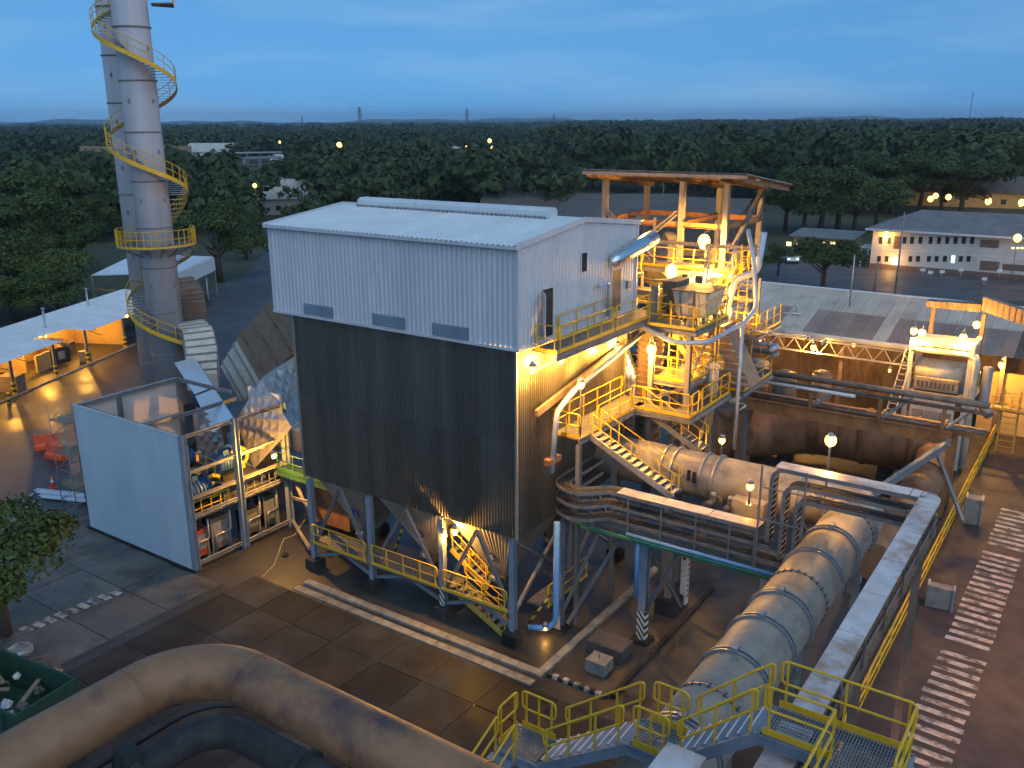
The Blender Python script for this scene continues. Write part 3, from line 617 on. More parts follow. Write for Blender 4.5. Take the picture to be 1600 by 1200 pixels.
c0 = V(SC[0], SC[1], 0); tow = (V(CAM.x, CAM.y, 0)-c0).normalized(); rgt = V(-tow.y, tow.x, 0)
def sp_pt(a, rad, z): return c0+rgt*(-math.cos(a)*rad)+tow*(math.sin(a)*rad)+V(0, 0, z)
stm = MB().hexa([(SR+.05, -.11, -.02), (2.62, -.19, -.02), (2.62, .19, -.02), (SR+.05, .11, -.02), (SR+.05, -.11, .02), (2.62, -.19, .02), (2.62, .19, .02), (SR+.05, .11, .02)]).mesh('step', 'galv')
def helix(a0, a1, z0, z1):
    L = int(abs(a1-a0)*2.1/.3); 
    for i in range(L):
        w = i/L; a = a0+(a1-a0)*w; z = z0+(z1-z0)*w; d = sp_pt(a, 1, 0)-c0
        inst('step', stm, sp, (SC[0], SC[1], z), (0, 0, math.atan2(d.y, d.x)))
    ps = [(a0+(a1-a0)*k/40) for k in range(41)]; zs_ = [z0+(z1-z0)*k/40 for k in range(41)]
    st = MB()
    for k in range(40): st.bar(sp_pt(ps[k], 2.64, zs_[k]-.02), sp_pt(ps[k+1], 2.64, zs_[k+1]-.02), .03, .3)
    st.to('outer_stringer', 'yellow', sp)
    R = MB().tube([sp_pt(a, 2.62, z+1.1) for a, z in zip(ps, zs_)], .03, 6).tube([sp_pt(a, 2.62, z+.6) for a, z in zip(ps, zs_)], .025, 6).to('handrail', 'yellow', sp)
    pm = cached(('post', 1.1, 'yellow'), lambda: MB().box(-.022, .022, -.022, .022, 0, 1.1).mesh('post', 'yellow'))
    for k in range(0, 41, 3): inst('post', pm, R, sp_pt(ps[k], 2.62, zs_[k]))
PI = math.pi
helix(-PI, 0, 32.4, 28.3); helix(0, 2*PI, 28.3, 20.6); helix(2*PI, 3*PI+.2, 20.6, 16.7); helix(3*PI+.2, 3.45*PI, 16.7, 13.7); helix(3.0*PI-.2, 5*PI-.25, 12.9, 4.6)
pl = thing('ring_platform', 'round yellow railed platform circling the chimney halfway down', 'platform', (SC[0], SC[1], 13.2))
B = MB(); n = 26
for i in range(n):
    a0_, a1_ = -PI*.35+PI*1.5*i/n, -PI*.35+PI*1.5*(i+1)/n
    k = len(B.v); B.v += [sp_pt(a, rd, z) for z in (12.95, 13.05) for a, rd in ((a0_, SR+.05), (a0_, 2.85), (a1_, 2.85), (a1_, SR+.05))]
    for f in ((0,3,2,1),(4,5,6,7),(0,1,5,4),(1,2,6,5),(2,3,7,6),(3,0,4,7)): B.face(*[k+q for q in f])
B.to('deck', 'grating', pl)
rail(pl, [sp_pt(-PI*.35+PI*1.5*i/n, 2.82, 13.05) for i in range(n+1)], 1.25, .9)
for i in range(6): MB().bar(sp_pt(.2+i*.5, SR, 12.2), sp_pt(.2+i*.5, 2.7, 12.95), .08, .08).to('bracket', 'grey_steel', pl)
pt = thing('top_platform', 'grey landing jutting from the chimney at the picture top', 'platform', (SC[0], SC[1], 30))
MB().hexa([sp_pt(PI*.85, 1.6, 29.95), sp_pt(PI*.85, 3.2, 29.95), sp_pt(PI*1.1, 3.2, 29.95), sp_pt(PI*1.1, 1.6, 29.95), sp_pt(PI*.85, 1.6, 30.05), sp_pt(PI*.85, 3.2, 30.05), sp_pt(PI*1.1, 3.2, 30.05), sp_pt(PI*1.1, 1.6, 30.05)]).to('deck', 'grating', pt)
rail(pt, [sp_pt(PI*.85, 3.2, 30.05), sp_pt(PI*1.1, 3.2, 30.05)], 1.1, .9, toe=False)
# ---------------------------------------------------------------- ground ducts between chimney and filter house
def ribbed_box(name, label, secs, mt, ribmt, nrib, cat='duct'):
    "a duct through rectangular sections (lists of 4 points), with rib frames"
    T = thing(name, label, cat, sum((Vector(p) for p in secs[0]), V(0,0,0))/4); 
    for s in range(len(secs)-1):
        A, C = [Vector(p) for p in secs[s]], [Vector(p) for p in secs[s+1]]; B = MB().hexa(A+C); b = B.to('shell', mt, T)
        for i in range(nrib):
            w = (i+.5)/nrib; q = [a.lerp(c, w) for a, c in zip(A, C)]; ce = sum(q, V(0,0,0))/4; R = MB()
            q = [ce+(p-ce)*1.03 for p in q]
            for k in range(4): R.bar(q[k], q[(k+1) % 4], .12, .12)
            R.to('rib', ribmt, b)
    return T
def sec(c, hw, hh, d, up=(0, 0, 1)):
    c = Vector(c); d = Vector(d).normalized(); a = V(-d.y, d.x, 0).normalized(); u = Vector(up)*hh
    return [c-a*hw-u, c+a*hw-u, c+a*hw+u, c-a*hw+u]
ribbed_box('inlet_duct', 'wide brown ribbed duct sloping down from the back of the filter house', [sec((-19.8, 10.4, 12.9), 1.6, 1.8, (-1, -.05, 0), (-.63, 0, .775)), sec((-27.0, 10.0, 6.9), 1.6, 1.75, (-1, -.05, 0), (-.63, 0, .775))], 'brown_duct', 'brown_steel', 6)
ribbed_box('fan_outlet_duct', 'cream panelled duct at the foot of the brown ribbed duct', [sec((-27.05, 10.0, 6.86), 1.55, 1.7, (-1, -.05, 0), (-.63, 0, .775)), sec((-29.2, 9.9, 5.0), 1.4, 1.4, (-1, -.05, 0), (-.63, 0, .775))], 'cream', 'galv', 3)
ribbed_box('stack_duct', 'cream panelled breeching duct bending into the chimney foot', [sec((-40.4, 13.8, 6.3), 1.1, .7, (1, -.2, 0)), sec((-38.6, 13.2, 6.0), 1.1, .7, (1, -.4, 0)), sec((-37.0, 12.2, 4.9), 1.1, .6, (1, -.6, 0)), sec((-36.2, 11.4, 3.3), 1.1, .6, (1, -.9, 0))], 'cream', 'galv', 3)
ribbed_box('long_duct', 'low cream duct lying between the two fan housings', [sec((-29.2, 9.9, 1.6), .8, .7, (1, .2, 0)), sec((-22.5, 9.2, 2.2), .8, .7, (1, .2, 0))], 'cream', 'galv', 3)
ribbed_box('brown_stair_duct', 'brown stepped duct behind the chimney foot', [sec((-46.6, 17.6, 8.6), 1.2, .7, (1, -.1, 0)), sec((-44.6, 17.0, 8.0), 1.1, .7, (1, -.3, 0)), sec((-42.8, 16.0, 7.2), 1.0, .7, (.6, -1, 0))], 'brown_duct', 'brown_steel', 3)
for k, (x, y, z, l) in enumerate(((-27.5, 7.6, 1.0, 'dark fan casing amid the duct work left of the filter house'), (-24.3, 6.2, 1.2, 'dark fan casing nearest the enclosure back wall'))):
    fh = thing('fan_housing', l, 'fan', (x, y, 0))
    MB().cyl((x, y-.6, z+.6), (x, y+.6, z+.6), 1.5, 20).to('volute', 'dark_machine', fh); MB().cyl((x, y-.9, z+.6), (x, y-.6, z+.6), .7, 16).to('inlet_cone', 'galv', fh)
    MB().box(x-1.4, x+1.4, y-.8, y+.8, 0, .5).to('base', 'concrete', fh); MB().tube(fillet([(x-1.5, y-.9, .4), (x+.2, y-1.1, 1.6), (x+1.8, y-.9, .8)], .5), .12, 8).to('hose', 'cream', fh)
    for i in range(9): MB().cyl((x+1.45*math.cos(i*.7), y-.62, z+.6+1.45*math.sin(i*.7)), (x+1.45*math.cos(i*.7), y-.55, z+.6+1.45*math.sin(i*.7)), .07, 6).to('bolt', 'galv', fh)
for k in range(6):
    x, y = (-37.5+k*.95, 5.1+k*.5+.25*(k % 2)); ty = tag(MB().tube([(x+.42*math.cos(t), y+.42*math.sin(t), .2) for t in [2*PI*i/14 for i in range(14)]], .2, 8, closed=True).to('tyre', 'rubber', org=(x, y, 0)), '%s black scrap tyre from the left in the heap beside the chimney base' % ORD[k], 'tyre', 'scrap tyres beside the chimney')
    if k % 2: ty.rotation_euler = (1.0, .2, k)
# ---------------------------------------------------------------- lamps
def glow(name, p, w, par, r=.14, c=(1, .47, .07)):
    l = bpy.data.lights.new('lamp_light', 'POINT'); l.energy = w*1.05; l.color = c; l.shadow_soft_size = r
    o = bpy.data.objects.new('lamp_light', l); col.objects.link(o); o.parent = par; o.location = Vector(p)-ORG[par.name]; return o
def well_lamp(label, p, w, hang=None, r=.16, group=None):
    "round bulkhead lamp hung from a bracket: cap, bulb, guard ring"
    p = Vector(p); T = thing('bulkhead_lamp', label, 'lamp', p, group)
    MB().cyl(p+V(0,0,.16), p+V(0,0,.34), .15, 10, .07).to('cap', 'galv', T)
    MB().ball(p, r, 10, 7, 1.15).to('bulb', 'sodium', T)
    MB().tube([p+V(.19*math.cos(t), .19*math.sin(t), .02) for t in [2*PI*i/12 for i in range(12)]], .012, 5, closed=True).to('guard_ring', 'galv', T)
    if hang: MB().tube(fillet([Vector(hang), V(p.x, p.y, max(hang[2], p.z+.45)), p+V(0,0,.32)], .15), .025, 6).to('bracket', 'galv', T)
    glow('l', p-V(0,0,r*1.15+.1), w, T, .05)
    return T
def pole_lamp(label, base, h, w, r=.16, group=None, mt='galv', lean=(0, 0), name='lamp_post'):
    b = Vector(base); T = thing(name, label, 'lamp post', b, group); t = b+V(lean[0], lean[1], h)
    MB().tube([b, b+V(0,0,h*.9), t+V(0,0,.2)], .05, 8, rs=[.05, .04, .035]).to('pole', mt, T)
    MB().cyl(t+V(0,0,.14), t+V(0,0,.3), .16, 10, .08).to('cap', 'galv', T); MB().ball(t, r, 10, 7, 1.1).to('bulb', 'sodium', T)
    MB().box(b.x-.12, b.x+.12, b.y-.12, b.y+.12, b.z-.0, b.z+.03).to('base_plate', 'galv', T)
    if w: glow('l', t-V(.0, .0, r*1.1+.12), w, T, .05)
    return T
def flood(label, p, aim, w, s=.4, group=None):
    p = Vector(p); d = (Vector(aim)-p).normalized(); a = d.cross(V(0,0,1)).normalized(); b = a.cross(d); T = thing('floodlight', label, 'lamp', p, group)
    MB().hexa([p-d*.3+a*(i*s*.3)+b*(j*s*.3) for i, j in ((-1,-1),(1,-1),(1,1),(-1,1))]+[p+a*(i*s*.6)+b*(j*s*.5) for i, j in ((-1,-1),(1,-1),(1,1),(-1,1))]).to('housing', 'dark_machine', T)
    MB().hexa([p+d*e+a*(i*s*.55)+b*(j*s*.45) for e in (.005, .03) for i, j in ((-1,-1),(1,-1),(1,1),(-1,1))]).to('lens', 'sodium_near', T)
    MB().tube([p-d*.15, p-d*.15-V(0,0,.5)], .03, 6).to('stirrup', 'galv', T)
    glow('l', p+d*.2, w, T, .06); return T
# ---------------------------------------------------------------- large beige gas duct
GD = thing('gas_duct', 'large round beige gas duct with flange rings turning beside the cable trays', 'duct', (12, 0, 0))
R0 = 1.03; ZD = 6.45
MB().tube([(-.0, 7.6, ZD), (10.4, 7.6, ZD)], R0, 32, cap=False).to('duct_run', 'duct_beige', GD)
el = fillet([(10.4, 7.6, ZD), (12.05, 7.6, ZD), (12.05, 6.0, ZD)], 1.45, 4); MB().tube(el, R0*1.01, 32, cap=False).to('duct_elbow', 'duct_beige', GD)
MB().tube([(12.05, 6.0, ZD), (12.05, -13.6, ZD)], R0, 32).to('duct_run', 'duct_beige', GD)
def ring(c, ax, r, w, t, mt, par, name='flange', n=32):
    c = Vector(c); d = Vector(ax)
    B = MB(); k = 0
    a = d.orthogonal().normalized(); b = d.cross(a)
    for rr_, e in ((r, -w), (r+t, -w), (r+t, w), (r, w)):
        B.v += [c+d*e+(a*math.cos(q)+b*math.sin(q))*rr_ for q in [2*PI*i/n for i in range(n)]]
    for s in range(4):
        for i in range(n): B.face(s*n+i, s*n+(i+1) % n, ((s+1) % 4)*n+(i+1) % n, ((s+1) % 4)*n+i, sm=False)
    return B.to(name, mt, par)
bm = MB().cyl((0, -.09, 0), (0, .09, 0), .035, 6).mesh('bolt', 'dark_machine')
for k, y in enumerate((5.7, 5.15, 3.1, .9, -1.0, -2.6, -4.4, -6.6, -8.6, -10.2, -11.4)):
    if k in (0, 2, 3, 5, 6, 7, 9):
        f = ring((12.05, y, ZD), (0, 1, 0), R0, .035, .1, 'galv', GD); ring((12.05, y-.16, ZD), (0, 1, 0), R0, .03, .09, 'galv', GD)
        MB().cbox((12.05, y-.08, ZD+R0+.14), .16, .3, .12).to('lifting_lug', 'galv', GD)
    else:
        f = ring((12.05, y, ZD), (0, 1, 0), R0, .025, .045, 'galv', GD, n=32)
        for i in range(28):
            t = 2*PI*i/28; inst('bolt', bm, f, (12.05+(R0+.03)*math.cos(t), y, ZD+(R0+.03)*math.sin(t)))
for x in (3.4, 3.9, 5.3, 5.9, 9.6): ring((x, 7.6, ZD), (1, 0, 0), R0, .05, .09, 'galv', GD)
ring((10.9, 6.7, ZD), (.7, -.7, 0), R0*1.02, .03, .05, 'galv', GD)
MB().tube([(6.5, 6.25, 6.1), (6.5, 5.9, 6.1)], .2, 12).to('nozzle', 'dark_machine', GD); MB().box(7.2, 8.6, 5.7, 6.3, 5.7, 6.5).to('junction_box', 'duct_beige', GD)
for p in ((5.0, 6.2, 6.9), (5.25, 6.2, 6.85)): MB().cbox(p, .14, .1, .5).to('inspection_handle', 'black', GD)
# duct saddles and legs
for y in (3.8, -4.0, -11.5):
    for dx in (-.9, .9): MB().ibar((12.05+dx, y, 0), (12.05+dx, y, ZD-.75), .24, .24, .02).to('saddle_leg', 'grey_steel', GD)
    MB().box(11.0, 13.1, y-.15, y+.15, ZD-1.25, ZD-1.0).to('saddle_beam', 'grey_steel', GD)
for x in (3.6, 8.4): MB().ibar((x, 7.3, 0), (x, 7.3, ZD-R0), .3, .3, .025).to('saddle_leg', 'grey_steel', GD)
# machines on the duct (valves beside the lamp)
for k, (x, l) in enumerate(((6.3, 'small dark valve actuator on the gas duct flank, left of the pair'), (7.1, 'small dark valve actuator on the gas duct flank, right of the pair'))):
    va = thing('valve_actuator', l, 'valve', (x, 5.9, 5.8)); MB().cyl((x, 5.9, 5.8), (x, 5.9, 6.3), .16, 12).to('body', 'dark_machine', va); MB().cyl((x, 5.7, 6.1), (x, 5.3, 6.1), .13, 10).to('handwheel', 'dark_machine', va); MB().ball((x, 5.9, 6.4), .14, 8, 6).to('cap', 'galv', va)
# ---------------------------------------------------------------- cable trays
CT = thing('cable_tray', 'stacked cable tray with pale dusty cover running past the gas duct to the road', 'cable tray', (8, 2.75, 0))
def tray(path, w, up, cover=False, cables=5, rung=.3):
    "one tray level along a path; side rails, rungs, cables, cover sheets"
    path = [Vector(p) for p in path]; up = Vector(up); n = len(path); side = []
    for i in range(n):
        d = (path[min(i+1, n-1)]-path[max(i-1, 0)]).normalized(); u_ = up if abs(d.dot(up)) < .8 else V(0, 0, 1)
        side.append((d, None))
    B = MB(); Rg = MB(); Cb = MB(); L = []; 
    def fr(i):
        d = (path[min(i+1, n-1)]-path[max(i-1, 0)]).normalized(); s = WD if WD else V(-d.y, d.x, 0).normalized(); return d, s, s.cross(d)*-1
    WD = None
    if abs(up.y) > .5: WD = V(0, 1, 0)
    offs = []
    for i in range(n): offs.append(fr(i))
    for sg in (-1, 1):
        for i in range(n-1):
            (d0, s0_, n0), (d1, s1_, n1) = offs[i], offs[i+1]
            a0 = path[i]+s0_*(sg*w/2); a1 = path[i+1]+s1_*(sg*w/2)
            B.hexa([a0-s0_*.012-n0*.07, a0+s0_*.012-n0*.07, a0+s0_*.012+n0*.07, a0-s0_*.012+n0*.07, a1-s1_*.012-n1*.07, a1+s1_*.012-n1*.07, a1+s1_*.012+n1*.07, a1-s1_*.012+n1*.07])
    ln = 0
    for i in range(n-1):
        seg = (path[i+1]-path[i]).length; k = max(1, int(seg/rung))
        for j in range(k):
            p = path[i].lerp(path[i+1], j/k); s = offs[i][1].lerp(offs[i+1][1], j/k); nn = offs[i][2]; Rg.bar(p-s*(w/2)-nn*.04, p+s*(w/2)-nn*.04, .04, .03)
    for c in range(cables):
        o = (c+.5)/cables*w*.85-w*.42
        Cb.tube([path[i]+offs[i][1]*o+offs[i][2]*(-.01+.02*(c % 2)) for i in range(n)], .03, 5)
    t = B.to('tray_rails', 'tray', CT); Rg.to('rungs', 'tray', t, kind='stuff'); Cb.to('cables', 'cable', t, kind='stuff')
    if cover:
        for i in range(n-1):
            seg = (path[i+1]-path[i]).length; k = max(1, round(seg/2.4))
            for j in range(k):
                e_ = .014/max(.1, seg); a, b = path[i].lerp(path[i+1], j/k+e_), path[i].lerp(path[i+1], (j+1)/k-e_)
                sa, sb = offs[i][1].lerp(offs[i+1][1], j/k), offs[i][1].lerp(offs[i+1][1], (j+1)/k); na = offs[i][2]; nb = offs[i+1][2]
                MB().hexa([a-sa*(w/2+.03)+na*.085, a+sa*(w/2+.03)+na*.085, b+sb*(w/2+.03)+nb*.085, b-sb*(w/2+.03)+nb*.085, a-sa*(w/2+.03)+na*.1, a+sa*(w/2+.03)+na*.1, b+sb*(w/2+.03)+nb*.1, b-sb*(w/2+.03)+nb*.1]).to('cover_sheet', 'tray_cover', t)
    return t
TY = 2.75
for k, z in enumerate((6.95, 6.35, 5.75)):
    cv = fillet([(.75, 5.6, z), (.75, 2.2, z), (1.9, 1.7, z), (2.9, TY, z), (3.4, TY, z)], .8, 5); tray(cv, .62, (0,0,1), False)
    xr = 9.6-.45*k*0-(.55*(2-k) if False else 0)
    tray([(3.4, TY, z), (9.5+.45*k, TY, z)], .62, (0,0,1), k == 0)
for k, (xr, zt) in enumerate(((9.85, 9.55), (10.35, 9.0), (10.85, 8.5))):
    zb_ = (6.95, 6.35, 5.75)[k]
    tr = tray(fillet([(xr, TY, zb_-.4), (xr, TY, zt), (11.6, TY, zt)], .45, 5), .62, (0, 1, 0), False, rung=.22)
    tray([(11.6, TY, zt), (14.6, TY, zt)], .62, (0,0,1), k == 0)
    tray(fillet([(14.6, TY, zt), (15.25, TY, zt), (15.25, 1.7, zt)], .6, 4), .62, (0,0,1), k == 0)
    if k < 2: tray([(15.25, 1.7, zt), (15.25, -19, zt)], .6, (0,0,1), k == 0, cables=6)
MB().box(9.95, 11.6, TY-.34, TY+.34, 9.635, 9.655).to('cover_sheet', 'tray_cover', CT)
# tray hangers and brown steel beneath the road run
for k in range(9):
    y = 1.2-k*2.2
    for dx in (-.36, .36): MB().bar((15.25+dx, y, 8.75), (15.25+dx, y, 9.62), .05, .05).to('hanger', 'brown_steel', CT)
    for z in (8.88, 9.42): MB().bar((14.88, y, z), (15.62, y, z), .05, .05).to('hanger_arm', 'brown_steel', CT)
for dx in (-.3, .28): MB().ibar((15.25+dx, 2.5, 8.6), (15.25+dx, -19, 8.6), .12, .22, .02).to('rack_beam', 'brown_steel', CT)
for k in range(14): MB().bar((14.95, 2.2-k*1.5, 8.6), (15.55, 1.0-k*1.5, 8.6), .06, .06).to('rack_lacing', 'brown_steel', CT)
for y in (1.5, -6.5, -14.5): MB().ibar((15.3, y, 0), (15.3, y, 8.45), .24, .24, .025).to('rack_column', 'brown_steel', CT)
for x in (2.3, 4.0, 5.5, 7.0, 8.4, 9.4):
    MB().bar((x, TY-.4, 5.3), (x, TY-.4, 7.0), .05, .05).to('hanger', 'grey_steel', CT)
    for z in (5.62, 6.22, 6.82): MB().bar((x, TY-.4, z), (x, TY+.4, z), .04, .05).to('hanger_arm', 'grey_steel', CT)
for x in (9.5, 11.15): 
    MB().bar((x, TY-.45, 5.2), (x, TY-.45, 9.7), .06, .06).to('riser_frame', 'grey_steel', CT)
for z in (6.3, 7.5, 8.8): MB().bar((9.5, TY-.45, z), (11.15, TY-.45, z), .04, .05).to('riser_frame', 'grey_steel', CT)
MB().ibar((.6, TY, 5.35), (10.6, TY, 5.35), .16, .26, .02).to('tray_beam', 'grey_steel', CT)
for x, y in ((4.47, 3.2), (.98, 1.9)):
    c = MB().ibar((x, y, 0), (x, y, 5.2), .36, .36, .025).to('tray_column', 'blue_steel', CT)
    if x > 2: MB().box(x-.19, x+.19, y-.19, y-.185, .1, 1.5).box(x+.185, x+.19, y-.19, y+.19, .1, 1.5).to('hazard_marking', 'hazard_white', c)
    MB().box(x-.4, x+.4, y-.4, y+.4, -.01, .12).to('base', 'concrete', c)
for a, b in (((4.47, 3.3, 1.2), (6.2, 3.3, 5.2)), ((4.5, 3.3, 4.6), (5.4, 5.2, 1.0)), ((1.0, 2.0, .6), (2.6, 2.6, 5.1)), ((1.3, 2.1, .3), (3.6, 2.7, 5.1))): MB().ibar(a, b, .16, .16, .015).to('brace', 'grey_steel', CT)
# pipes under the tray
gp = tag(MB().tube(fillet([(.9, 3.4, 5.1), (1.6, 2.45, 5.05), (10.4, 2.45, 5.05)], .4), .07, 8).to('green_pipe', 'green_pipe', org=(5, 2.4, 5)), 'slim green water pipe running under the lower cable tray, lowest of the pair', 'pipe')
tag(MB().tube([(1.6, 2.28, 5.22), (10.4, 2.28, 5.22)], .05, 8).to('green_pipe', 'green_pipe', org=(5, 2.3, 5.2)), 'thin green water pipe just above its twin under the cable tray', 'pipe')
tag(MB().tube([(4.0, 2.3, 5.36), (10.6, 2.3, 5.36)], .085, 10).to('blue_pipe', 'blue_pipe', org=(7, 2.3, 5.3)), 'bright blue air pipe running along the underside of the cable tray', 'pipe')
tag(MB().tube(fillet([(1.25, 1.2, 5.6), (1.25, 1.2, .5), (.2, .6, .5)], .7, 7), .13, 12).to('blue_pipe', 'blue_pipe', org=(1.2, 1.2, .5)), 'tall blue pipe dropping to an elbow by the filter house corner', 'pipe')
tag(MB().tube([(4.2, 3.0, 5.1), (4.2, 3.0, 2.1)], .1, 10).to('blue_pipe', 'blue_pipe', org=(4.2, 3, 2.1)), 'short blue drop pipe beside the striped tray column', 'pipe')
sgn = thing('column_sign', 'tall narrow white sign post with red lettering down its side', 'sign', (4.75, 7.0, 0))
MB().box(4.6, 4.9, 6.85, 7.15, .1, 3.0).to('post', 'white_paint', sgn)
for k in range(9):
    MB().box(4.902, 4.91, 6.92, 7.08, .45+k*.27, .62+k*.27).to('red_letter', 'red_paint', sgn)
MB().box(4.66, 4.84, 6.838, 6.846, 2.4, 2.75).to('red_emblem', 'red_paint', sgn)
pd = thing('duct_pedestal', 'concrete pedestal with grey stub column under the gas duct', 'pedestal', (4.4, 6.1, 0))
MB().box(3.9, 4.9, 5.6, 6.6, 0, .75).to('block', 'concrete', pd); MB().ibar((4.4, 6.1, .75), (4.4, 6.1, 5.3), .35, .35, .03).to('stub_column', 'grey_steel', pd)
for k, (x, y, l) in enumerate(((4.0, .2, 'lone concrete block on the floor beside the striped bund kerb'),)):
    cb = thing('concrete_block', l, 'block', (x, y, 0)); MB().box(x-.45, x+.45, y-.4, y+.4, 0, .55).to('block', 'kerb_concrete', cb); MB().tube([(x, y, .55), (x, y, .8)], .03, 6).to('lifting_eye', 'brown_steel', cb)
MB_ = MB().box(2.9, 4.6, 1.0, 2.1, .02, .6).box(3.0, 4.5, 1.1, 2.0, .6, .62); sk = tag(MB_.to('sump_skip', 'dark_machine', org=(3.7, 1.5, 0)), 'low dark steel sump box on the floor behind the concrete block', 'box')
# ---------------------------------------------------------------- stairs over the gas duct
b1 = at(1052, 775, y=3.5); stairs('access_stairs', 'yellow railed steel stair dropping from the side landing in front of the gas duct', (1.5, 3.5, 8.92), b1, (0, .75, 0), 14, smt='galv')
b2 = at(1095, 705, y=8.6); stairs('access_stairs', 'yellow railed steel stair behind the gas duct leading to the small tower', (1.6, 8.3, 8.92), b2, (0, .8, 0), 12, smt='grey_steel')
# ---------------------------------------------------------------- small steel tower
ST = thing('stair_tower', 'small steel access tower with yellow railed decks beside the filter house', 'tower', (3, 10.2, 0))
lx, ly = (1.7, 3.55), (8.9, 12.0)
for x in lx:
    for y in ly: MB().ibar((x, y, 0), (x, y, 14.6 if y < 10 else 13), .24, .24, .02).to('leg', 'grey_steel', ST)
def deck(par, x0, x1, y0, y1, z, sides='xXyY', gap=0, mt='grating', beam='grey_steel', sp=1.2, toe=True):
    MB().box(x0, x1, y0, y1, z-.05, z).to('deck', mt, par)
    for a, b in (((x0, y0), (x1, y0)), ((x1, y0), (x1, y1)), ((x1, y1), (x0, y1)), ((x0, y1), (x0, y0))): MB().ibar((*a, z-.16), (*b, z-.16), .1, .2, .015).to('edge_beam', beam, par)
    e = .05
    if 'y' in sides: rail(par, [(x0+e, y0+e, z), (x1-e, y0+e, z)], 1.1, sp, toe)
    if 'X' in sides: rail(par, [(x1-e, y0+e+.1, z), (x1-e, y1-e, z)], 1.1, sp, toe)
    if 'Y' in sides: rail(par, [(x0+e, y1-e, z), (x1-e-.1, y1-e, z)], 1.1, sp, toe)
    if 'x' in sides: rail(par, [(x0+e, y0+e+.1, z), (x0+e, y1-e-.1, z)], 1.1, sp, toe)
deck(ST, 1.2, 4.3, 7.75, 8.8, 8.96, 'y'); deck(ST, 3.1, 4.3, 8.85, 12.6, 8.96, 'X'); deck(ST, 1.6, 3.65, 9.0, 12.2, 10.2, 'yX'); deck(ST, 1.5, 4.0, 8.5, 12.4, 12.85, 'yxX')
rail(ST, [(4.25, 7.85, 8.96), (4.25, 8.8, 8.96)], 1.1, 1.2)
for a, b in (((1.7, 8.9, 9.2), (3.5, 8.9, 10.0)), ((1.7, 8.9, 4), (3.5, 8.9, 8.6)), ((3.55, 8.9, 4), (3.55, 12, 8.6)), ((3.55, 9, 10.4), (3.55, 12, 12.6))): MB().ibar(a, b, .12, .12, .012).to('brace', 'grey_steel', ST)
ladder(ST, (2.6, 9.3, 10.2), 3.2, (0, -1, 0), mt='yellow'); ladder(ST, (4.1, 10.9, 8.96), 4.6, (1, 0, 0), mt='yellow', cage=True)
stairs('tower_flight', '', (1.9, 10.2, 12.8), (3.5, 10.2, 10.25), (0, .7, 0), 10, par=ST, smt='yellow_dull')
# bin on the top deck with feed hopper
DB = thing('dust_bin', 'pale square dust bin with cone bottom on the upper deck of the small tower', 'bin', (2.7, 11.2, 13.1))
B = MB().hexa([(2.3, 10.2, 13.1), (3.7, 10.2, 13.1), (3.7, 11.9, 13.1), (2.3, 11.9, 13.1), (2.1, 10.0, 14.3), (3.9, 10.0, 14.3), (3.9, 12.1, 14.3), (2.1, 12.1, 14.3)]); B.to('bin_shell', 'cream', DB)
MB().box(2.05, 3.95, 9.95, 12.15, 14.3, 14.36).to('rim', 'brown_steel', DB); MB().box(1.3, 2.05, 10.6, 12.1, 13.2, 14.6).to('side_box', 'dark_machine', DB)
for x in (2.5, 3.4): MB().bar((x, 10.15, 13.1), (x, 9.96, 14.3), .06, .06).to('stiffener', 'galv', DB)
for x, y in ((2.4, 10.3), (3.6, 10.3), (3.6, 11.8), (2.4, 11.8)): MB().box(x-.08, x+.08, y-.08, y+.08, 12.85, 13.1).to('foot', 'grey_steel', DB)
# pale blue air line looping round the tower
tag(MB().tube(fillet([(1.0, 8.3, 12.9), (3.3, 7.9, 12.35), (4.5, 8.8, 12.35), (4.6, 13.0, 12.5), (4.6, 14.6, 12.9), (4.2, 14.8, 15.4), (3.4, 16.0, 16.6)], .8, 6), .11, 10).to('air_line', 'pale_blue_pipe', org=(4, 8, 12)), 'pale blue air line bending round the upper deck of the small tower', 'pipe')
tag(MB().tube(fillet([(4.4, 15.5, 16.6), (4.2, 15.5, 14.6), (3.2, 15.2, 14.2), (2.9, 15.0, 12.4)], .6, 6), .17, 10).to('air_line', 'pale_blue_pipe', org=(5, 15, 13)), 'thick pale blue pipe hooking down beside the canopy tower right column', 'pipe')
tag(MB().tube([(4.6, 12.8, 12.4), (4.6, 12.8, 6.0)], .1, 8).to('drop_pipe', 'pale_blue_pipe', org=(4.6, 12.8, 6)), 'slim pale blue drop pipe with flanges right of the small tower', 'pipe')
# ---------------------------------------------------------------- canopy tower
CW = thing('canopy_tower', 'open steel tower under a thin sloping canopy roof with many lit decks', 'tower', (-2.6, 21.5, 0))
zr = lambda y: 19.15-(y-18)*.125
MBr = MB().hexa([(-7.4, 17.8, zr(17.8)), (2.5, 17.8, zr(17.8)), (2.5, 25.6, zr(25.6)), (-7.4, 25.6, zr(25.6)), (-7.4, 17.8, zr(17.8)+.03), (2.5, 17.8, zr(17.8)+.03), (2.5, 25.6, zr(25.6)+.03), (-7.4, 25.6, zr(25.6)+.03)])
rf = MBr.to('canopy_roof', 'roof_brown', CW)
n = 10
for i in range(n):
    me = cached('canopy_sheet', lambda: ribbed(.985, 7.86, .2, .04).mesh('roof_sheet', 'asbestos'))
    inst('roof_sheet', me, rf, (-7.4+i*.99, 17.8, zr(17.8)+.07), (-(math.pi/2+math.atan(.125)), 0, 0))
MB().bar((-7.4, 17.78, zr(17.8)-.12), (2.5, 17.78, zr(17.8)-.08), .05, .18).to('fascia', 'grey_steel', rf)
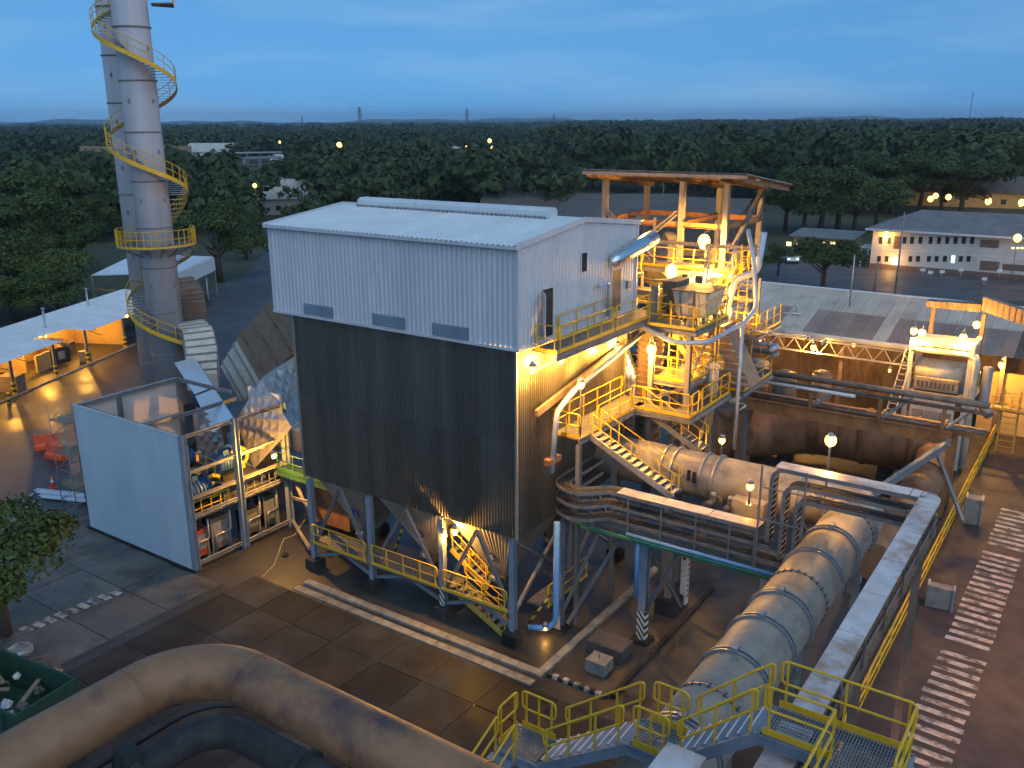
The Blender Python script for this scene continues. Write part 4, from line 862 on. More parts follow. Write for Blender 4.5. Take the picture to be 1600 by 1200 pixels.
for x in (-7.2, -6.5, -1.55, 1.0, 2.3): MB().ibar((x, 17.9, zr(17.9)-.22), (x, 25.5, zr(25.5)-.22), .12, .24, .02).to('rafter', 'brown_steel', rf)
for k in range(7): y = 18.3+k*1.15; MB().bar((-7.3, y, zr(y)-.05), (2.4, y, zr(y)-.05), .07, .09).to('purlin', 'brown_steel', rf)
cols = [(-6.5, 19), (-1.6, 19), (1.0, 19), (-6.5, 24.5), (-1.6, 24.5), (1.0, 24.5)]
for x, y in cols: MB().ibar((x, y, 0), (x, y, zr(y)-.35), .3, .3, .025).to('column', 'grey_steel', CW)
for z in (9.5, 12.0, 14.2, 16.6):
    for y in (19, 24.5): MB().ibar((-6.3, y, z-.3), (.8, y, z-.3), .2, .32, .02).to('beam', 'orange_beam' if z > 16 else 'grey_steel', CW)
    for x in (-6.5, -1.6, 1.0): MB().ibar((x, 19.2, z-.3), (x, 24.3, z-.3), .2, .32, .02).to('beam', 'orange_beam' if z > 16 else 'grey_steel', CW)
deck(CW, -5.6, 2.6, 16.6, 18.8, 14.2, 'yX'); deck(CW, -6.4, 1.0, 19.2, 24.3, 12.0, ''); deck(CW, -2.6, 4.6, 15.2, 18.8, 11.4, 'yX'); deck(CW, -4.8, 4.4, 14.2, 18.6, 8.6, 'yX')
for a, b in (((-6.3, 18.9, 13.2), (-1.8, 18.9, 17.0)), ((-6.3, 18.9, 16.8), (-1.8, 18.9, 13.0)), ((1.1, 19.2, 14.4), (1.1, 24.3, 18)), ((-1.5, 18.9, 9.6), (.9, 18.9, 11.8)), ((-6.3, 18.9, 8), (-1.8, 18.9, 12)), ((1.1, 19.2, 9), (1.1, 24.3, 12))): MB().ibar(a, b, .22, .22, .02).to('brace', 'grey_steel', CW)
ladder(CW, (3.2, 16.4, 11.4), 4.4, (0, -1, 0), cage=True); ladder(CW, (4.0, 15.4, 8.6), 3.4, (0, -1, 0)); ladder(CW, (-.2, 17.0, 8.6), 3.6, (0, -1, 0), cage=True)
# process vessels and pipes filling the lit decks
def vessel(label, c, r, h, mt, cone=.0):
    x, y, z = c; T = thing('vessel', label, 'vessel', c)
    MB().cyl((x, y, z+cone), (x, y, z+h), r, 20).to('shell', mt, T); MB().cyl((x, y, z+h), (x, y, z+h+r*.3), r, 20, r*.35).to('head', mt, T)
    if cone: MB().cyl((x, y, z), (x, y, z+cone), r*.25, 20, r).to('cone', mt, T)
    for k in range(3): ring((x, y, z+cone+.2+(h-cone-.4)*k/2), (0, 0, 1), r, .04, .06, 'galv', T, 'band', 20)
    for k in range(3):
        t = k*2.1+.4; MB().bar((x+r*.9*math.cos(t), y+r*.9*math.sin(t), z-.0), (x+r*.9*math.cos(t), y+r*.9*math.sin(t), z+cone+.3), .1, .1).to('leg', 'grey_steel', T)
    return T
vessel('squat cream vessel between the canopy tower front columns', (-.3, 17.6, 11.4), .7, 1.8, 'brown_steel'); vessel('tall beige vessel behind the canopy tower front columns', (-3.9, 21.5, 12.0), 1.2, 3.2, 'grey_steel', .6)
vessel('white round tank at the right of the canopy tower', (.0, 21.8, 12.0), 1.0, 2.8, 'grey_steel', .5); vessel('grey cyclone at the lowest lit deck of the canopy tower', (2.6, 16.8, 8.6), .7, 2.2, 'galv', .8)
vessel('small pale receiver beside the small tower ladder', (3.7, 11.6, 8.97), .3, 1.6, 'white_paint')
sl_ = thing('slatted_duct', 'brown slatted transfer duct behind the small tower', 'duct', (3.2, 13.6, 9.6))
MB().hexa([(2.6, 12.9, 9.3), (5.2, 12.9, 9.3), (5.2, 14.4, 9.3), (2.6, 14.4, 9.3), (2.0, 12.9, 12.2), (3.6, 12.9, 12.2), (3.6, 14.4, 12.2), (2.0, 14.4, 12.2)]).to('shell', 'brown_duct', sl_)
for k in range(9):
    t = k/9+.05; MB().bar((2.6-.6*t-.05, 12.88, 9.3+2.9*t), (5.2-1.6*t+.05, 12.88, 9.3+2.9*t), .06, .1).to('slat', 'galv', sl_)
for k in range(14):
    r_ = random.Random(40+k); x = r_.uniform(-5.5, 4.5); y = r_.uniform(14.6, 19.5); z = r_.uniform(6.2, 13.8); z2 = z+r_.uniform(-3.5, 2.5); x2 = x+r_.uniform(1.2, 4)
    P_ = MB().tube(fillet([(x, y, z2), (x, y, z), (x2, y, z), (x2, y-r_.uniform(.4, 1.5), z)], .25), r_.choice((.06, .09, .13)), 8).to('process_pipe', r_.choice(('pale_blue_pipe', 'galv', 'cream', 'grey_steel')), CW)
    for w in (.25, .75): q_ = V(x, y, z).lerp(V(x2, y, z), w); MB().cyl(q_-V(.05, 0, 0), q_+V(.05, 0, 0), .17, 10).to('flange', 'galv', P_)
# lit foil faced duct below the tower
tag(MB().tube(fillet([(-1.2, 12.5, 5.2), (-1.2, 12.5, 8.4), (-3.0, 14.0, 10.5)], 1.0, 5), .6, 14).to('lagged_pipe', 'alu', org=(-1.2, 12.5, 5)), 'shiny lagged pipe rising between the filter house and the canopy tower', 'pipe')
# ---------------------------------------------------------------- lamps of the plant
LP = [('very bright floodlight hung high in the canopy tower', (1100, 377), 17.4, 2000), ('round lamp at the left of the canopy tower front column', (1049, 424), 16.6, 1100), ('round lamp between the canopy tower columns, left of three', (1076, 440), 16.0, 900),
      ('upper of the two stacked lamps by the canopy tower right column', (1107, 427), 16.0, 900), ('lower of the two stacked lamps by the canopy tower right column', (1107, 448), 15.6, 900), ('lamp above the bend of the pale blue air line', (1120, 492), 13.0, 800),
      ('lamp on the small tower beside the slatted bend duct', (1018, 546), 8.5, 700)]
for l, (u, v), y, w in LP:
    p = at(u, v, y=y); well_lamp(l, p, w, hang=(p.x+.1, p.y+.5, p.z+.5), r=.34 if w > 1000 else .23)
p = at(1000, 345, y=11); flood('floodlight at the roof corner of the white penthouse', p, p+V(.4, .3, -1), 500, .35)
p = at(908, 601, x=1.4); pole_lamp('lamp standing on the side landing against the lit corrugated wall', (p.x, p.y, 8.96), p.z-8.96, 1100)
for l, u, v, w in (('lamp under the penthouse walkway near the dark wall corner', 832, 578, 700), ('lamp under the penthouse walkway, second from the wall corner', 876, 563, 800), ('lamp under the penthouse walkway farthest from the corner', 965, 545, 600)):
    p = at(u, v, x=.75); well_lamp(l, p, w, hang=(p.x+.2, p.y, ZP0-.45), r=.13)
p = at(1128, 688, y=9.6); pole_lamp('lamp post standing behind the gas duct below the small tower', (p.x, p.y, ZD), p.z-ZD, 1000)
p = at(1298, 688, y=4.2); pole_lamp('lamp post rising above the upper cable tray by the rusty duct', (p.x, p.y, 8.0), p.z-8.0, 1400, r=.22)
p = at(1172, 760, y=4.6); pole_lamp('lamp post in front of the gas duct beside the tray risers', (p.x, p.y, 6.9), p.z-6.9, 800)
p = at(703, 826, y=-.15); well_lamp('lamp on the third front leg of the filter house, right of the pair', p+V(.35, -.1, 0), 330, hang=(-3.8, -.2, p.z+.4), r=.15)
p = at(688, 832, y=-.3); well_lamp('lamp on the third front leg of the filter house, left of the pair', p+V(.2, 0, -.1), 120, hang=(-3.9, -.3, p.z+.4), r=.1)
p = at(836, 985, z=.4); well_lamp('low lamp at the foot of the blue pipe elbow', V(.9, .9, .5), 12, r=.08)
well_lamp('added lamp beside the foil cone in the enclosure', (-15.7, .5, 5.2), 1000, r=.1)  # added lamp, placed here to turn the foil cone orange

# extra steelwork that crowds the lit tower
rt_ = random.Random(77)
for k in range(16):
    z = (8.6, 10.0, 11.4, 12.8, 14.2, 15.6)[k % 6]; x = -5.5+k*.62; MB().ibar((x, 17.2, z-1.3), (x, 17.2, z+1.2), .12, .12, .012).to('stanchion', 'grey_steel', CW)
for z in (9.9, 12.8, 15.5): MB().ibar((-6.4, 17.2, z), (3.8, 17.2, z), .14, .2, .015).to('cross_beam', 'grey_steel', CW)
for x0_, x1_, z0_, z1_ in ((-5.2, -2.6, 11.6, 14.0), (-2.0, .4, 8.8, 11.3), (.6, 3.2, 11.6, 14.0), (1.6, 4.0, 8.8, 11.2)): stairs('tower_flight', '', (x1_, 15.6, z1_), (x0_, 15.6, z0_), (0, .7, 0), 11, par=CW, smt='grey_steel')
deck(CW, -6.2, -2.4, 14.6, 18.4, 10.2, 'yX')
for k in range(7):
    x = -5+k*1.35; z = rt_.uniform(9, 13); T = MB().tube([(x, 15.0, z-2), (x, 15.0, z+3.4)], .045, 6).to('conduit', rt_.choice(('galv', 'pale_blue_pipe')), CW)
    MB().box(x-.12, x+.12, 14.9, 15.02, z, z+.4).to('junction_box', 'galv', T)
# ---------------------------------------------------------------- road guard rail and blocks
gr = thing('guard_rail', 'long yellow pedestrian guard rail running beside the dark service road', 'railing', (13.4, 20, 0))
for k in range(10): rail(gr, [(13.65, .6+k*4.0, 0), (13.65, 4.55+k*4.0, 0)], 1.1, 2, toe=True, r=.05, name='rail_panel')
for k, (x, y, sx, sy, h, l) in enumerate(((14.55, 24.6, .9, .8, 1.5, 'tall pale concrete block lit orange on the road by the zebra path'), (14.75, 13.6, 1.2, .5, 1.05, 'low concrete barrier block on the road beside the zebra path'))):
    T = thing('road_block', l, 'block', (x, y, 0)); MB().cbox((x, y, h/2), sx, sy, h, .1).to('block', 'kerb_concrete', T)
    for s in (-1, 1): MB().cbox((x+s*(sx/2-.05), y, h/2+.03), .1, sy+.1, h+.06, .1).to('side_plate', 'galv', T)
# ---------------------------------------------------------------- foreground stair platform
FP = thing('crossover_stair', 'yellow railed crossover stair and grating platform in the near foreground', 'stairs', (12, -12.6, 0))
ZF = 10.15; y0, y1 = -13.15, -12.1
def grate(par, x0, x1, y0, y1, z, name='grating'):
    B = MB()
    for i in range(int((x1-x0)/.06)): B.box(x0+i*.06, x0+i*.06+.014, y0, y1, z-.035, z)
    for j in range(int((y1-y0)/.11)+1): B.box(x0, x1, y0+j*.11, y0+j*.11+.01, z-.03, z-.004)
    return B.to(name, 'galv', par, kind='stuff')
grate(FP, 14.9, 17.5, y0, y1, ZF); grate(FP, 16.3, 17.5, -16.2, y0-.01, ZF)
for a, b in (((14.85, y0), (16.25, y0)), ((14.85, y1), (17.55, y1)), ((17.55, y1), (17.55, -16.2)), ((16.25, y0), (16.25, -16.2)), ((14.85, y0), (14.85, y1))): MB().ibar((*a, ZF-.16), (*b, ZF-.16), .1, .24, .015).to('edge_beam', 'blue_steel', FP)
rail(FP, [(14.9, y1, ZF), (17.5, y1, ZF)], 1.1, 1.3, r=.03); rail(FP, [(14.9, y0, ZF), (16.25, y0, ZF), (16.25, -16.2, ZF)], 1.1, 1.2, r=.03); rail(FP, [(17.5, y1-.08, ZF), (17.5, -14.0, ZF)], 1.1, 1.2, r=.03); rail(FP, [(17.5, -14.15, ZF), (17.5, -16.2, ZF)], 1.1, 1.2, r=.03)
def flight(top, bot, n):
    top, bot = Vector(top), Vector(bot)
    for yy in (y0, y1): MB().bar((top.x, yy, top.z-.12), (bot.x, yy, bot.z-.12), .06, .26).to('stringer', 'blue_steel', FP)
    sm = cached('fstep', lambda: MB().box(-.13, .13, y0+.05+12.6, y1-.05+12.6, -.018, .018).mesh('step', 'blue_steel')); nm = cached('fnose', lambda: MB().box(-.135, -.1, y0+.05+12.6, y1-.05+12.6, .0185, .024).mesh('step_nosing', 'white_paint'))
    for i in range(n):
        p = top.lerp(bot, (i+.5)/n); s = inst('step', sm, FP, (p.x, -12.6, p.z)); inst('step_nosing', nm, s, (p.x, -12.6, p.z))
    for yy in (y0, y1): rail(FP, [(top.x-.1, yy, top.z), (bot.x+.1, yy, bot.z)], 1.0, 1.0, toe=False, r=.03)
flight((14.85, 0, ZF), (13.0, 0, 8.65), 8); grate(FP, 11.95, 12.95, y0, y1, 8.6); flight((11.9, 0, 8.55), (9.6, 0, 6.95), 9); grate(FP, 8.3, 9.5, y0, y1, 6.9)
for yy in (y0, y1): 
    rail(FP, [(12.05, yy, 8.6), (12.9, yy, 8.6)], 1.05, .5, r=.03); MB().ibar((11.9, yy, 8.45), (13.0, yy, 8.45), .1, .26, .015).to('edge_beam', 'blue_steel', FP); MB().ibar((8.25, yy, 6.75), (9.55, yy, 6.75), .1, .26, .015).to('edge_beam', 'blue_steel', FP)
rail(FP, [(8.4, y1, 6.9), (9.4, y1, 6.9)], 1.05, .5, r=.03); rail(FP, [(8.3, y1-.1, 6.9), (8.3, y0+.1, 6.9)], 1.05, .6, r=.03)
for p in ((8.4, -14.3), (8.95, -14.3)): rail(FP, [(p[0], -13.2, 6.9), (p[0]-.3, -15.0, 5.6)], 1.0, .9, toe=False, r=.03)
for k in range(5): MB().box(8.2-.05*k, 8.9-.05*k, -13.45-k*.3, -13.2-k*.3, 6.68-k*.2, 6.72-k*.2).to('step', 'blue_steel', FP)
for x, z in ((8.5, 6.6), (12.5, 8.3), (17.3, 9.9)):
    for yy in (y0, y1): MB().ibar((x, yy, 0), (x, yy, z), .2, .2, .02).to('support_column', 'blue_steel', FP)
# end of a second covered tray under the stair
T2 = thing('covered_tray', 'short dusty covered cable tray ending below the near stair', 'cable tray', (13.6, -15, 9))
MB().box(13.15, 14.0, -22, -13.75, 9.5, 9.56).to('cover', 'tray_cover', T2); MB().box(13.15, 13.2, -22, -13.75, 8.9, 9.5).box(13.95, 14.0, -22, -13.75, 8.9, 9.5).to('side_panels', 'tray_cover', T2)
MB().box(13.2, 13.95, -22, -13.8, 8.9, 8.95).to('tray_floor', 'tray', T2); MB().cyl((13.58, -13.9, 9.2), (13.58, -22, 9.2), .17, 10).to('cable_bundle', 'rust', T2)
for y in (-14.5, -19): MB().ibar((13.58, y, 0), (13.58, y, 8.88), .2, .2, .02).to('tray_post', 'grey_steel', T2)
# ---------------------------------------------------------------- brown pipe in front of the camera
BPp = thing('brown_pipe', 'fat brown painted pipe with peeling patches bending across the lower left foreground', 'pipe', (7.2, -20.3, 12.4))
MB().tube(fillet([(7.15, -34, 13), (7.15, -20.35, 13), (19, -20.35, 13)], 1.25, 12), .46, 32).to('pipe_run', 'brown_pipe', BPp)
for c_, a_ in (((7.15, -21.75, 13), (0, 1, 0)), ((8.55, -20.35, 13), (1, 0, 0)), ((13.2, -20.35, 13), (1, 0, 0)), ((7.15, -25.2, 13), (0, 1, 0))): ring(c_, a_, .459, .018, .014, 'brown_pipe', BPp, 'weld_bead', 32)
for p in ((7.15, -31, 0), (17.6, -20.35, 0)): MB().ibar(p, (p[0], p[1], 12.4), .3, .3, .02).to('pipe_column', 'brown_steel', BPp)
DP = thing('black_pipe', 'dark pipe with a clamp bending below the brown pipe', 'pipe', (6.6, -19.7, 10.6))
MB().tube(fillet([(6.5, -34, 11), (6.5, -19.75, 11), (17, -19.75, 11)], .8, 10), .3, 20).to('pipe_run', 'black_pipe', DP)
ring((6.5, -21.6, 11), (0, 1, 0), .3, .09, .12, 'black_pipe', DP, 'clamp', 20); MB().box(6.35, 6.65, -21.75, -21.45, 11.3, 11.6).to('clamp_bolt', 'black_pipe', DP); ring((8.9, -19.75, 11), (1, 0, 0), .3, .06, .1, 'black_pipe', DP, 'clamp', 20)
for p in ((6.5, -30, 0), (16, -19.75, 0)): MB().ibar(p, (p[0], p[1], 10.7), .24, .24, .02).to('pipe_column', 'brown_steel', DP)
for k, (o, l) in enumerate(((.0, 'upper of two thin black conduits following the dark pipe bend'), (.16, 'lower of two thin black conduits following the dark pipe bend'))):
    tag(MB().tube(fillet([(6.05-o, -34, 11.25-o), (6.05-o, -19.35+o, 11.25-o), (17, -19.35+o, 11.25-o)], 1.1, 10), .055, 8).to('conduit', 'black_pipe', org=(6, -19.4, 11)), l, 'conduit')
# ---------------------------------------------------------------- yard odds and ends
sk = thing('waste_skip', 'dark green open waste skip full of rubbish at the lower left edge', 'skip', (-13.0, -15.2, 0))
a = math.radians(8)
def rp(x, y, z): return V(-13.0+x*math.cos(a)-y*math.sin(a), -15.2+x*math.sin(a)+y*math.cos(a), z)
for (x0, x1, y0_, y1_) in ((-2.2, 2.2, -1.3, -1.2), (-2.2, 2.2, 1.2, 1.3), (-2.2, -2.1, -1.2, 1.2), (2.1, 2.2, -1.2, 1.2)):
    MB().hexa([rp(x0, y0_, .1), rp(x1, y0_, .1), rp(x1, y1_, .1), rp(x0, y1_, .1), rp(x0, y0_, 1.7), rp(x1, y0_, 1.7), rp(x1, y1_, 1.7), rp(x0, y1_, 1.7)]).to('side_panel', 'green_paint', sk)
MB().hexa([rp(x, y, z) for z in (.08, .2) for x, y in ((-2.1, -1.2), (2.1, -1.2), (2.1, 1.2), (-2.1, 1.2))]).to('floor', 'green_paint', sk)
for x in (-1.5, 0, 1.5): 
    for s in (-1, 1): MB().bar(rp(x, s*1.36, .1), rp(x, s*1.36, 1.65), .1, .1).to('stiffener', 'green_paint', sk)
rj = random.Random(5); rub = ('galv', 'wood', 'concrete_pale', 'film', 'cream')
def crumple(name, label, c, s, mt, cat, grp=None, flat=.5, seed=0):
    r_ = random.Random(seed); B = MB(); B.ball((0, 0, 0), 1, 9, 6); c = Vector(c)
    B.v = [c+V(v.x*s*r_.uniform(.6, 1.2), v.y*s*r_.uniform(.6, 1.2), (v.z+.9)*s*flat*r_.uniform(.6, 1.15)) for v in B.v]; B.sm = [False]*len(B.sm)
    return tag(B.to(name, mt, org=(c.x, c.y, c.z)), label, cat, grp)
for k in range(11):
    x, y = rj.uniform(-1.8, 1.8), rj.uniform(-1, 1); p = rp(x, y, .75+rj.uniform(0, .4))
    if k % 3: crumple('rubbish_bag', 'pale crumpled rubbish bag heaped inside the green skip', p, rj.uniform(.16, .3), rub[k % 5], 'rubbish', 'rubbish in the skip', .7, k)
    else: tag(MB().cbox(p, rj.uniform(.9, 1.6), .18, .05, rj.uniform(0, 3)).to('scrap_board', 'wood', org=p), 'scrap board lying on the rubbish in the green skip', 'board', 'rubbish in the skip')
for k, (u, v, s, l) in enumerate(((33, 1022, .55, 'lone white plastic bag on the wet yard below the tree'), (62, 1056, .8, 'white heap of plastic sheet beside the skip'), (80, 1060, .5, 'tan cardboard heap leaning on the plastic sheet by the skip'), (25, 1066, .5, 'tan rubbish heap behind the skip at the left edge'), (75, 1078, .25, 'small white bag on the ground below the cardboard heap'))):
    crumple('rubbish_heap', l, at(u, v, z=0.02), s, ('galv', 'concrete_pale', 'wood', 'wood', 'galv')[k], 'rubbish', None, .5, 60+k)
# plastic road barriers and cone
for k, (u, v, rz_, l) in enumerate(((73, 700, 1.25, 'orange plastic road barrier standing end on, left of the pair'), (88, 716, .2, 'orange plastic road barrier nearer the enclosure, right of the pair'))):
    p = at(u, v, z=0); T = thing('road_barrier', l, 'barrier', p); R_ = Matrix.Rotation(rz_, 3, 'Z')
    def bq(pts, nm, mt='barrier_orange'):
        B = MB(); pr_ = pts; L_ = .75; k_ = len(B.v); B.v += [p+R_@V(s*L_, y, z) for s in (-1, 1) for y, z in pr_]; n_ = len(pr_)
        for i in range(n_): B.face(k_+i, k_+(i+1) % n_, k_+n_+(i+1) % n_, k_+n_+i)
        B.face(*reversed(range(k_, k_+n_))); B.face(*range(k_+n_, k_+2*n_)); return B.to(nm, mt, T)
    bq([(-.3, 0), (.3, 0), (.28, .25), (.13, .4), (.1, .98), (-.1, .98), (-.13, .4), (-.28, .25)], 'body')
    for s in (-.5, 0, .5): MB().hexa([p+R_@V(s+i*.1, j*.32, z) for z in (.02, .3) for i, j in ((-1, -1), (1, -1), (1, 1), (-1, 1))]).to('foot', 'barrier_orange', T)
    MB().cyl(p+R_@V(-.6, 0, .98), p+R_@V(-.6, 0, 1.12), .1, 8).to('filler_cap', 'barrier_orange', T)
def cone(label, u, v):
    p = at(u, v, z=0); T = thing('traffic_cone', label, 'cone', p); MB().box(p.x-.22, p.x+.22, p.y-.22, p.y+.22, 0, .05).to('base', 'barrier_orange', T)
    MB().cyl(p+V(0,0,.05), p+V(0,0,.75), .16, 12, .04).to('body', 'barrier_orange', T); MB().cyl(p+V(0,0,.36), p+V(0,0,.5), .112, 12, .088).to('band', 'white_paint', T)
cone('orange traffic cone standing beyond the blue sheets by the scaffold', 83, 762)
for k in range(4):
    p = at(98+k*4-6, 770+k*4, z=0); q_ = V(.92, .35, 0).normalized()
    tag(MB().bar(p-q_*1.7+V(0,0,.06+.05*(k % 2)), p+q_*1.7+V(0,0,.06+.05*(k % 2)), .38, .04).to('steel_sheet', 'film' if k % 2 else 'pale_blue_pipe', org=p), '%s long pale sheet from the back of the pile beside the scaffold' % ORD[k], 'sheet', 'pale sheets on the yard')
for k in range(5):
    p = at(55+k*6-20, 800+k*9-12, z=0); q_ = V(.6, -.75, 0).normalized()
    tag(MB().bar(p-q_*1.5+V(0,0,.05), p+q_*1.5+V(0,0,.05), .18, .06).to('timber_plank', 'wood' if k % 2 else 'galv', org=p), '%s loose plank from the back of the scatter between tree and sheets' % ORD[k], 'plank', 'planks on the yard')
# tube scaffold against the enclosure
SF = thing('scaffold', 'slender tube scaffold tower against the left end of the enclosure', 'scaffold', (-27.6, -3.2, 0))
for x in (-28.6, -27.1):
    for y in (-4.2, -2.8): MB().tube([(x, y, 0), (x, y, 7.0)], .028, 6).to('standard', 'grey_steel', SF)
for z in [.4+.95*i for i in range(7)]:
    for a_, b_ in (((-28.6, -4.2), (-27.1, -4.2)), ((-27.1, -4.2), (-27.1, -2.8)), ((-28.6, -2.8), (-28.6, -4.2))): MB().tube([(*a_, z), (*b_, z)], .024, 5).to('ledger', 'grey_steel', SF)
    MB().tube([(-28.6, -4.2, z), (-27.1, -4.2, z+.9)], .02, 5).to('diagonal', 'grey_steel', SF)
for z in (2.3, 4.2, 6.1): MB().box(-28.6, -27.1, -4.1, -2.9, z, z+.05).to('board', 'wood', SF)
for (u, v, u2, v2) in ((415, 922, 445, 850),):
    rb = thing('rope_barrier', 'slack rope line on a short post by the enclosure corner', 'rope', at(445, 865, z=0)); p = at(445, 868, z=0); MB().tube([p, p+V(0,0,1)], .03, 6).to('post', 'brown_steel', rb); MB().cyl(p, p+V(0,0,.1), .2, 10).to('foot', 'concrete', rb)
    q1 = at(412, 918, z=0); MB().tube([p+V(0,0,.95), (p+q1)/2+V(0,0,.35), q1+V(0,0,.6)], .012, 5).to('rope', 'cream', rb); q2 = at(478, 835, z=0); MB().tube([p+V(0,0,.95), (p+q2)/2+V(0,0,.6), q2+V(0,0,.9)], .012, 5).to('rope', 'cream', rb)
# green link bridge between enclosure and filter house
GB = thing('green_walkway', 'dark green railed walkway linking the enclosure to the filter house', 'walkway', (-15, 2.4, 3.6))
MB().box(-17.0, -12.9, 1.7, 2.7, 3.75, 3.82).to('deck', 'green_paint', GB); MB().ibar((-17.0, 1.7, 3.6), (-12.9, 1.7, 3.6), .1, .26, .02).to('edge_beam', 'green_paint', GB)
rail(GB, [(-17.0, 1.72, 3.82), (-12.95, 1.72, 3.82)], 1.0, 1.2, mt='green_paint')
for a_, b_ in (((-17, 2.6, 3.5), (-13, 1.0, .7)), ((-17, 2.6, 1.8), (-12.9, .2, 3.4)), ((-17.1, 2.6, .4), (-12.9, .0, .9))): MB().ibar(a_, b_, .14, .14, .015).to('tie_brace', 'grey_steel', GB)
tag(MB().box(-16.3, -13.4, 3.4, 6.4, .3, 3.4).to('screw_housing', 'rust', org=(-15, 5, 0)), 'rusty brown machine housing under the green walkway', 'machine')
# ---------------------------------------------------------------- orange bridge and rusty duct
BR = thing('pipe_bridge', 'rusty orange pipe bridge spanning right to the road at the back of the duct yard', 'bridge', (6.8, 24.4, 0))
MB().ibar((.6, 24.4, 4.75), (12.9, 24.4, 4.75), .3, .75, .03).to('main_girder', 'orange_beam', BR); MB().ibar((.6, 26.2, 4.75), (14.5, 26.2, 4.75), .3, .6, .03).to('main_girder', 'orange_beam', BR)
for x in (.7, 5.0, 9.0, 12.4): 
    MB().ibar((x, 24.4, 5.15), (x, 24.4, 6.4), .2, .2, .02).to('bridge_post', 'orange_beam', BR); MB().ibar((x, 24.4, 5.2), (x, 26.2, 5.2), .16, .2, .02).to('cross_beam', 'brown_steel', BR); MB().ibar((x+.15, 24.6, 5.2), (x+1.4, 26.2, 6.3), .14, .14, .015).to('brace', 'galv', BR)
MB().ibar((.6, 24.4, 6.5), (14.4, 24.4, 6.5), .2, .2, .02).to('top_chord', 'brown_steel', BR)
for z, y, r in ((6.8, 24.9, .16), (6.75, 25.4, .12), (5.25, 24.7, .08), (5.25, 25.1, .06)): MB().tube([(.3, y, z), (14.5, y, z)], r, 10).to('bridge_pipe', 'brown_steel', BR)
MB().tube([(1.0, 24.25, 6.35), (7.6, 24.25, 6.35)], .11, 10).to('pale_pipe', 'white_paint', BR)
for x, y in ((.7, 24.4), (.7, 26.2), (12.9, 24.4), (12.9, 26.2)): MB().ibar((x, y, 0), (x, y, 6.6 if x < 1 else 4.4), .3, .3, .03).to('bridge_leg', 'orange_beam', BR)
MB().ibar((12.9, 24.2, 4.6), (10.8, 12.4, 4.6), .24, .4, .03).to('side_girder', 'grey_steel', BR); MB().ibar((10.9, 12.6, 0), (10.9, 12.6, 4.4), .26, .26, .02).to('bridge_leg', 'brown_steel', BR); MB().ibar((12.6, 22.6, 4.3), (14.6, 19.6, 2.0), .16, .16, .02).to('brace', 'grey_steel', BR)
RD = thing('rusty_duct', 'huge rust streaked round duct lying under the orange bridge', 'duct', (7, 29.3, 0))
RR = 1.75; MB().tube(fillet([(-3.5, 24.2, 1.4), (1.2, 28.2, 1.9), (4.0, 29.4, 2.3), (11.4, 29.4, 2.3)], 3.0, 3), RR, 28).to('duct_run', 'rust', RD)
for x in (4.2, 7.4, 10.4): ring((x, 29.4, 2.3), (1, 0, 0), RR, .1, .12, 'rust', RD, 'flange')
MB().tube(fillet([(11.4, 29.4, 2.3), (11.9, 26.5, 2.1), (11.9, 18.5, 2.0), (11.9, 12.5, 1.9)], 2.0, 4), 1.0, 24).to('duct_branch', 'rust', RD)
for y in (24.5, 20.5, 16.5): ring((11.9, y, 2.05), (0, 1, 0), 1.0, .06, .1, 'rust', RD, 'flange')
for x in (2.4, 8.8): MB().box(x-.3, x+.3, 28.2, 30.6, 0, .8).to('saddle', 'concrete', RD)
# pale building block beneath the bridge lamp
# ---------------------------------------------------------------- long shed with sheet roof
LS = thing('long_shed', 'long workshop shed with weathered corrugated roof behind the process yard', 'building', (8, 47, 0))
ze, zr_ = 6.0, 8.1; ya, yr, yb = 40.6, 48.8, 57
L1 = math.hypot(yr-ya, zr_-ze)/2; an = math.atan2(zr_-ze, yr-ya)
pal = ribbed(1.03, L1+.1, .18, .05)
mA = pal.mesh('roof_sheet', 'asbestos'); mD = pal.mesh('roof_sheet', 'asbestos_dark'); mG = pal.mesh('roof_sheet', 'roof_brown')
for i in range(38):
    x = -9+i*1.05
    dark = i == 5 or (8 <= i <= 21 and i != 13); g2 = i >= 22
    inst('roof_sheet', mG if g2 else (mD if dark else mA), LS, (x, ya, ze), (-(math.pi/2-an), 0, 0))
    inst('roof_sheet', mG if i >= 27 else mA, LS, (x, (ya+yr)/2, (ze+zr_)/2+.03), (-(math.pi/2-an), 0, 0))
    inst('roof_sheet', mA, LS, (x+1.03, yb, ze), (-(math.pi/2-an), 0, math.pi)); inst('roof_sheet', mA, LS, (x+1.03, (yb+yr)/2, (ze+zr_)/2+.03), (-(math.pi/2-an), 0, math.pi))
MB().bar((-9, yr, zr_+.06), (30.9, yr, zr_+.06), .5, .08).to('ridge_cap', 'white_paint', LS)
for x in (-8.5, -3, 2.5, 8, 13.5, 19, 24.5, 30): 
    MB().ibar((x, ya+.6, 0), (x, ya+.6, ze), .3, .3, .02).to('column', 'brown_steel', LS); MB().ibar((x, yb-.6, 0), (x, yb-.6, ze), .3, .3, .02).to('column', 'brown_steel', LS); MB().bar((x, ya+.6, ze-.15), (x, yr, zr_-.2), .15, .25).to('rafter', 'brown_steel', LS)
MB().box(-8.8, 30.6, yb-.35, yb-.2, 0, ze).to('back_wall', 'plaster_ochre', LS); MB().box(-8.9, -8.7, ya+.8, yb-.6, 0, ze).to('end_wall', 'plaster', LS); MB().box(-8.5, 30.5, 47, 47.2, 0, 5).to('inner_wall', 'brown_steel', LS)
MB().box(12.2, 18, ya+1.6, ya+1.8, 0, 4.5).to('front_wall', 'plaster_ochre', LS)
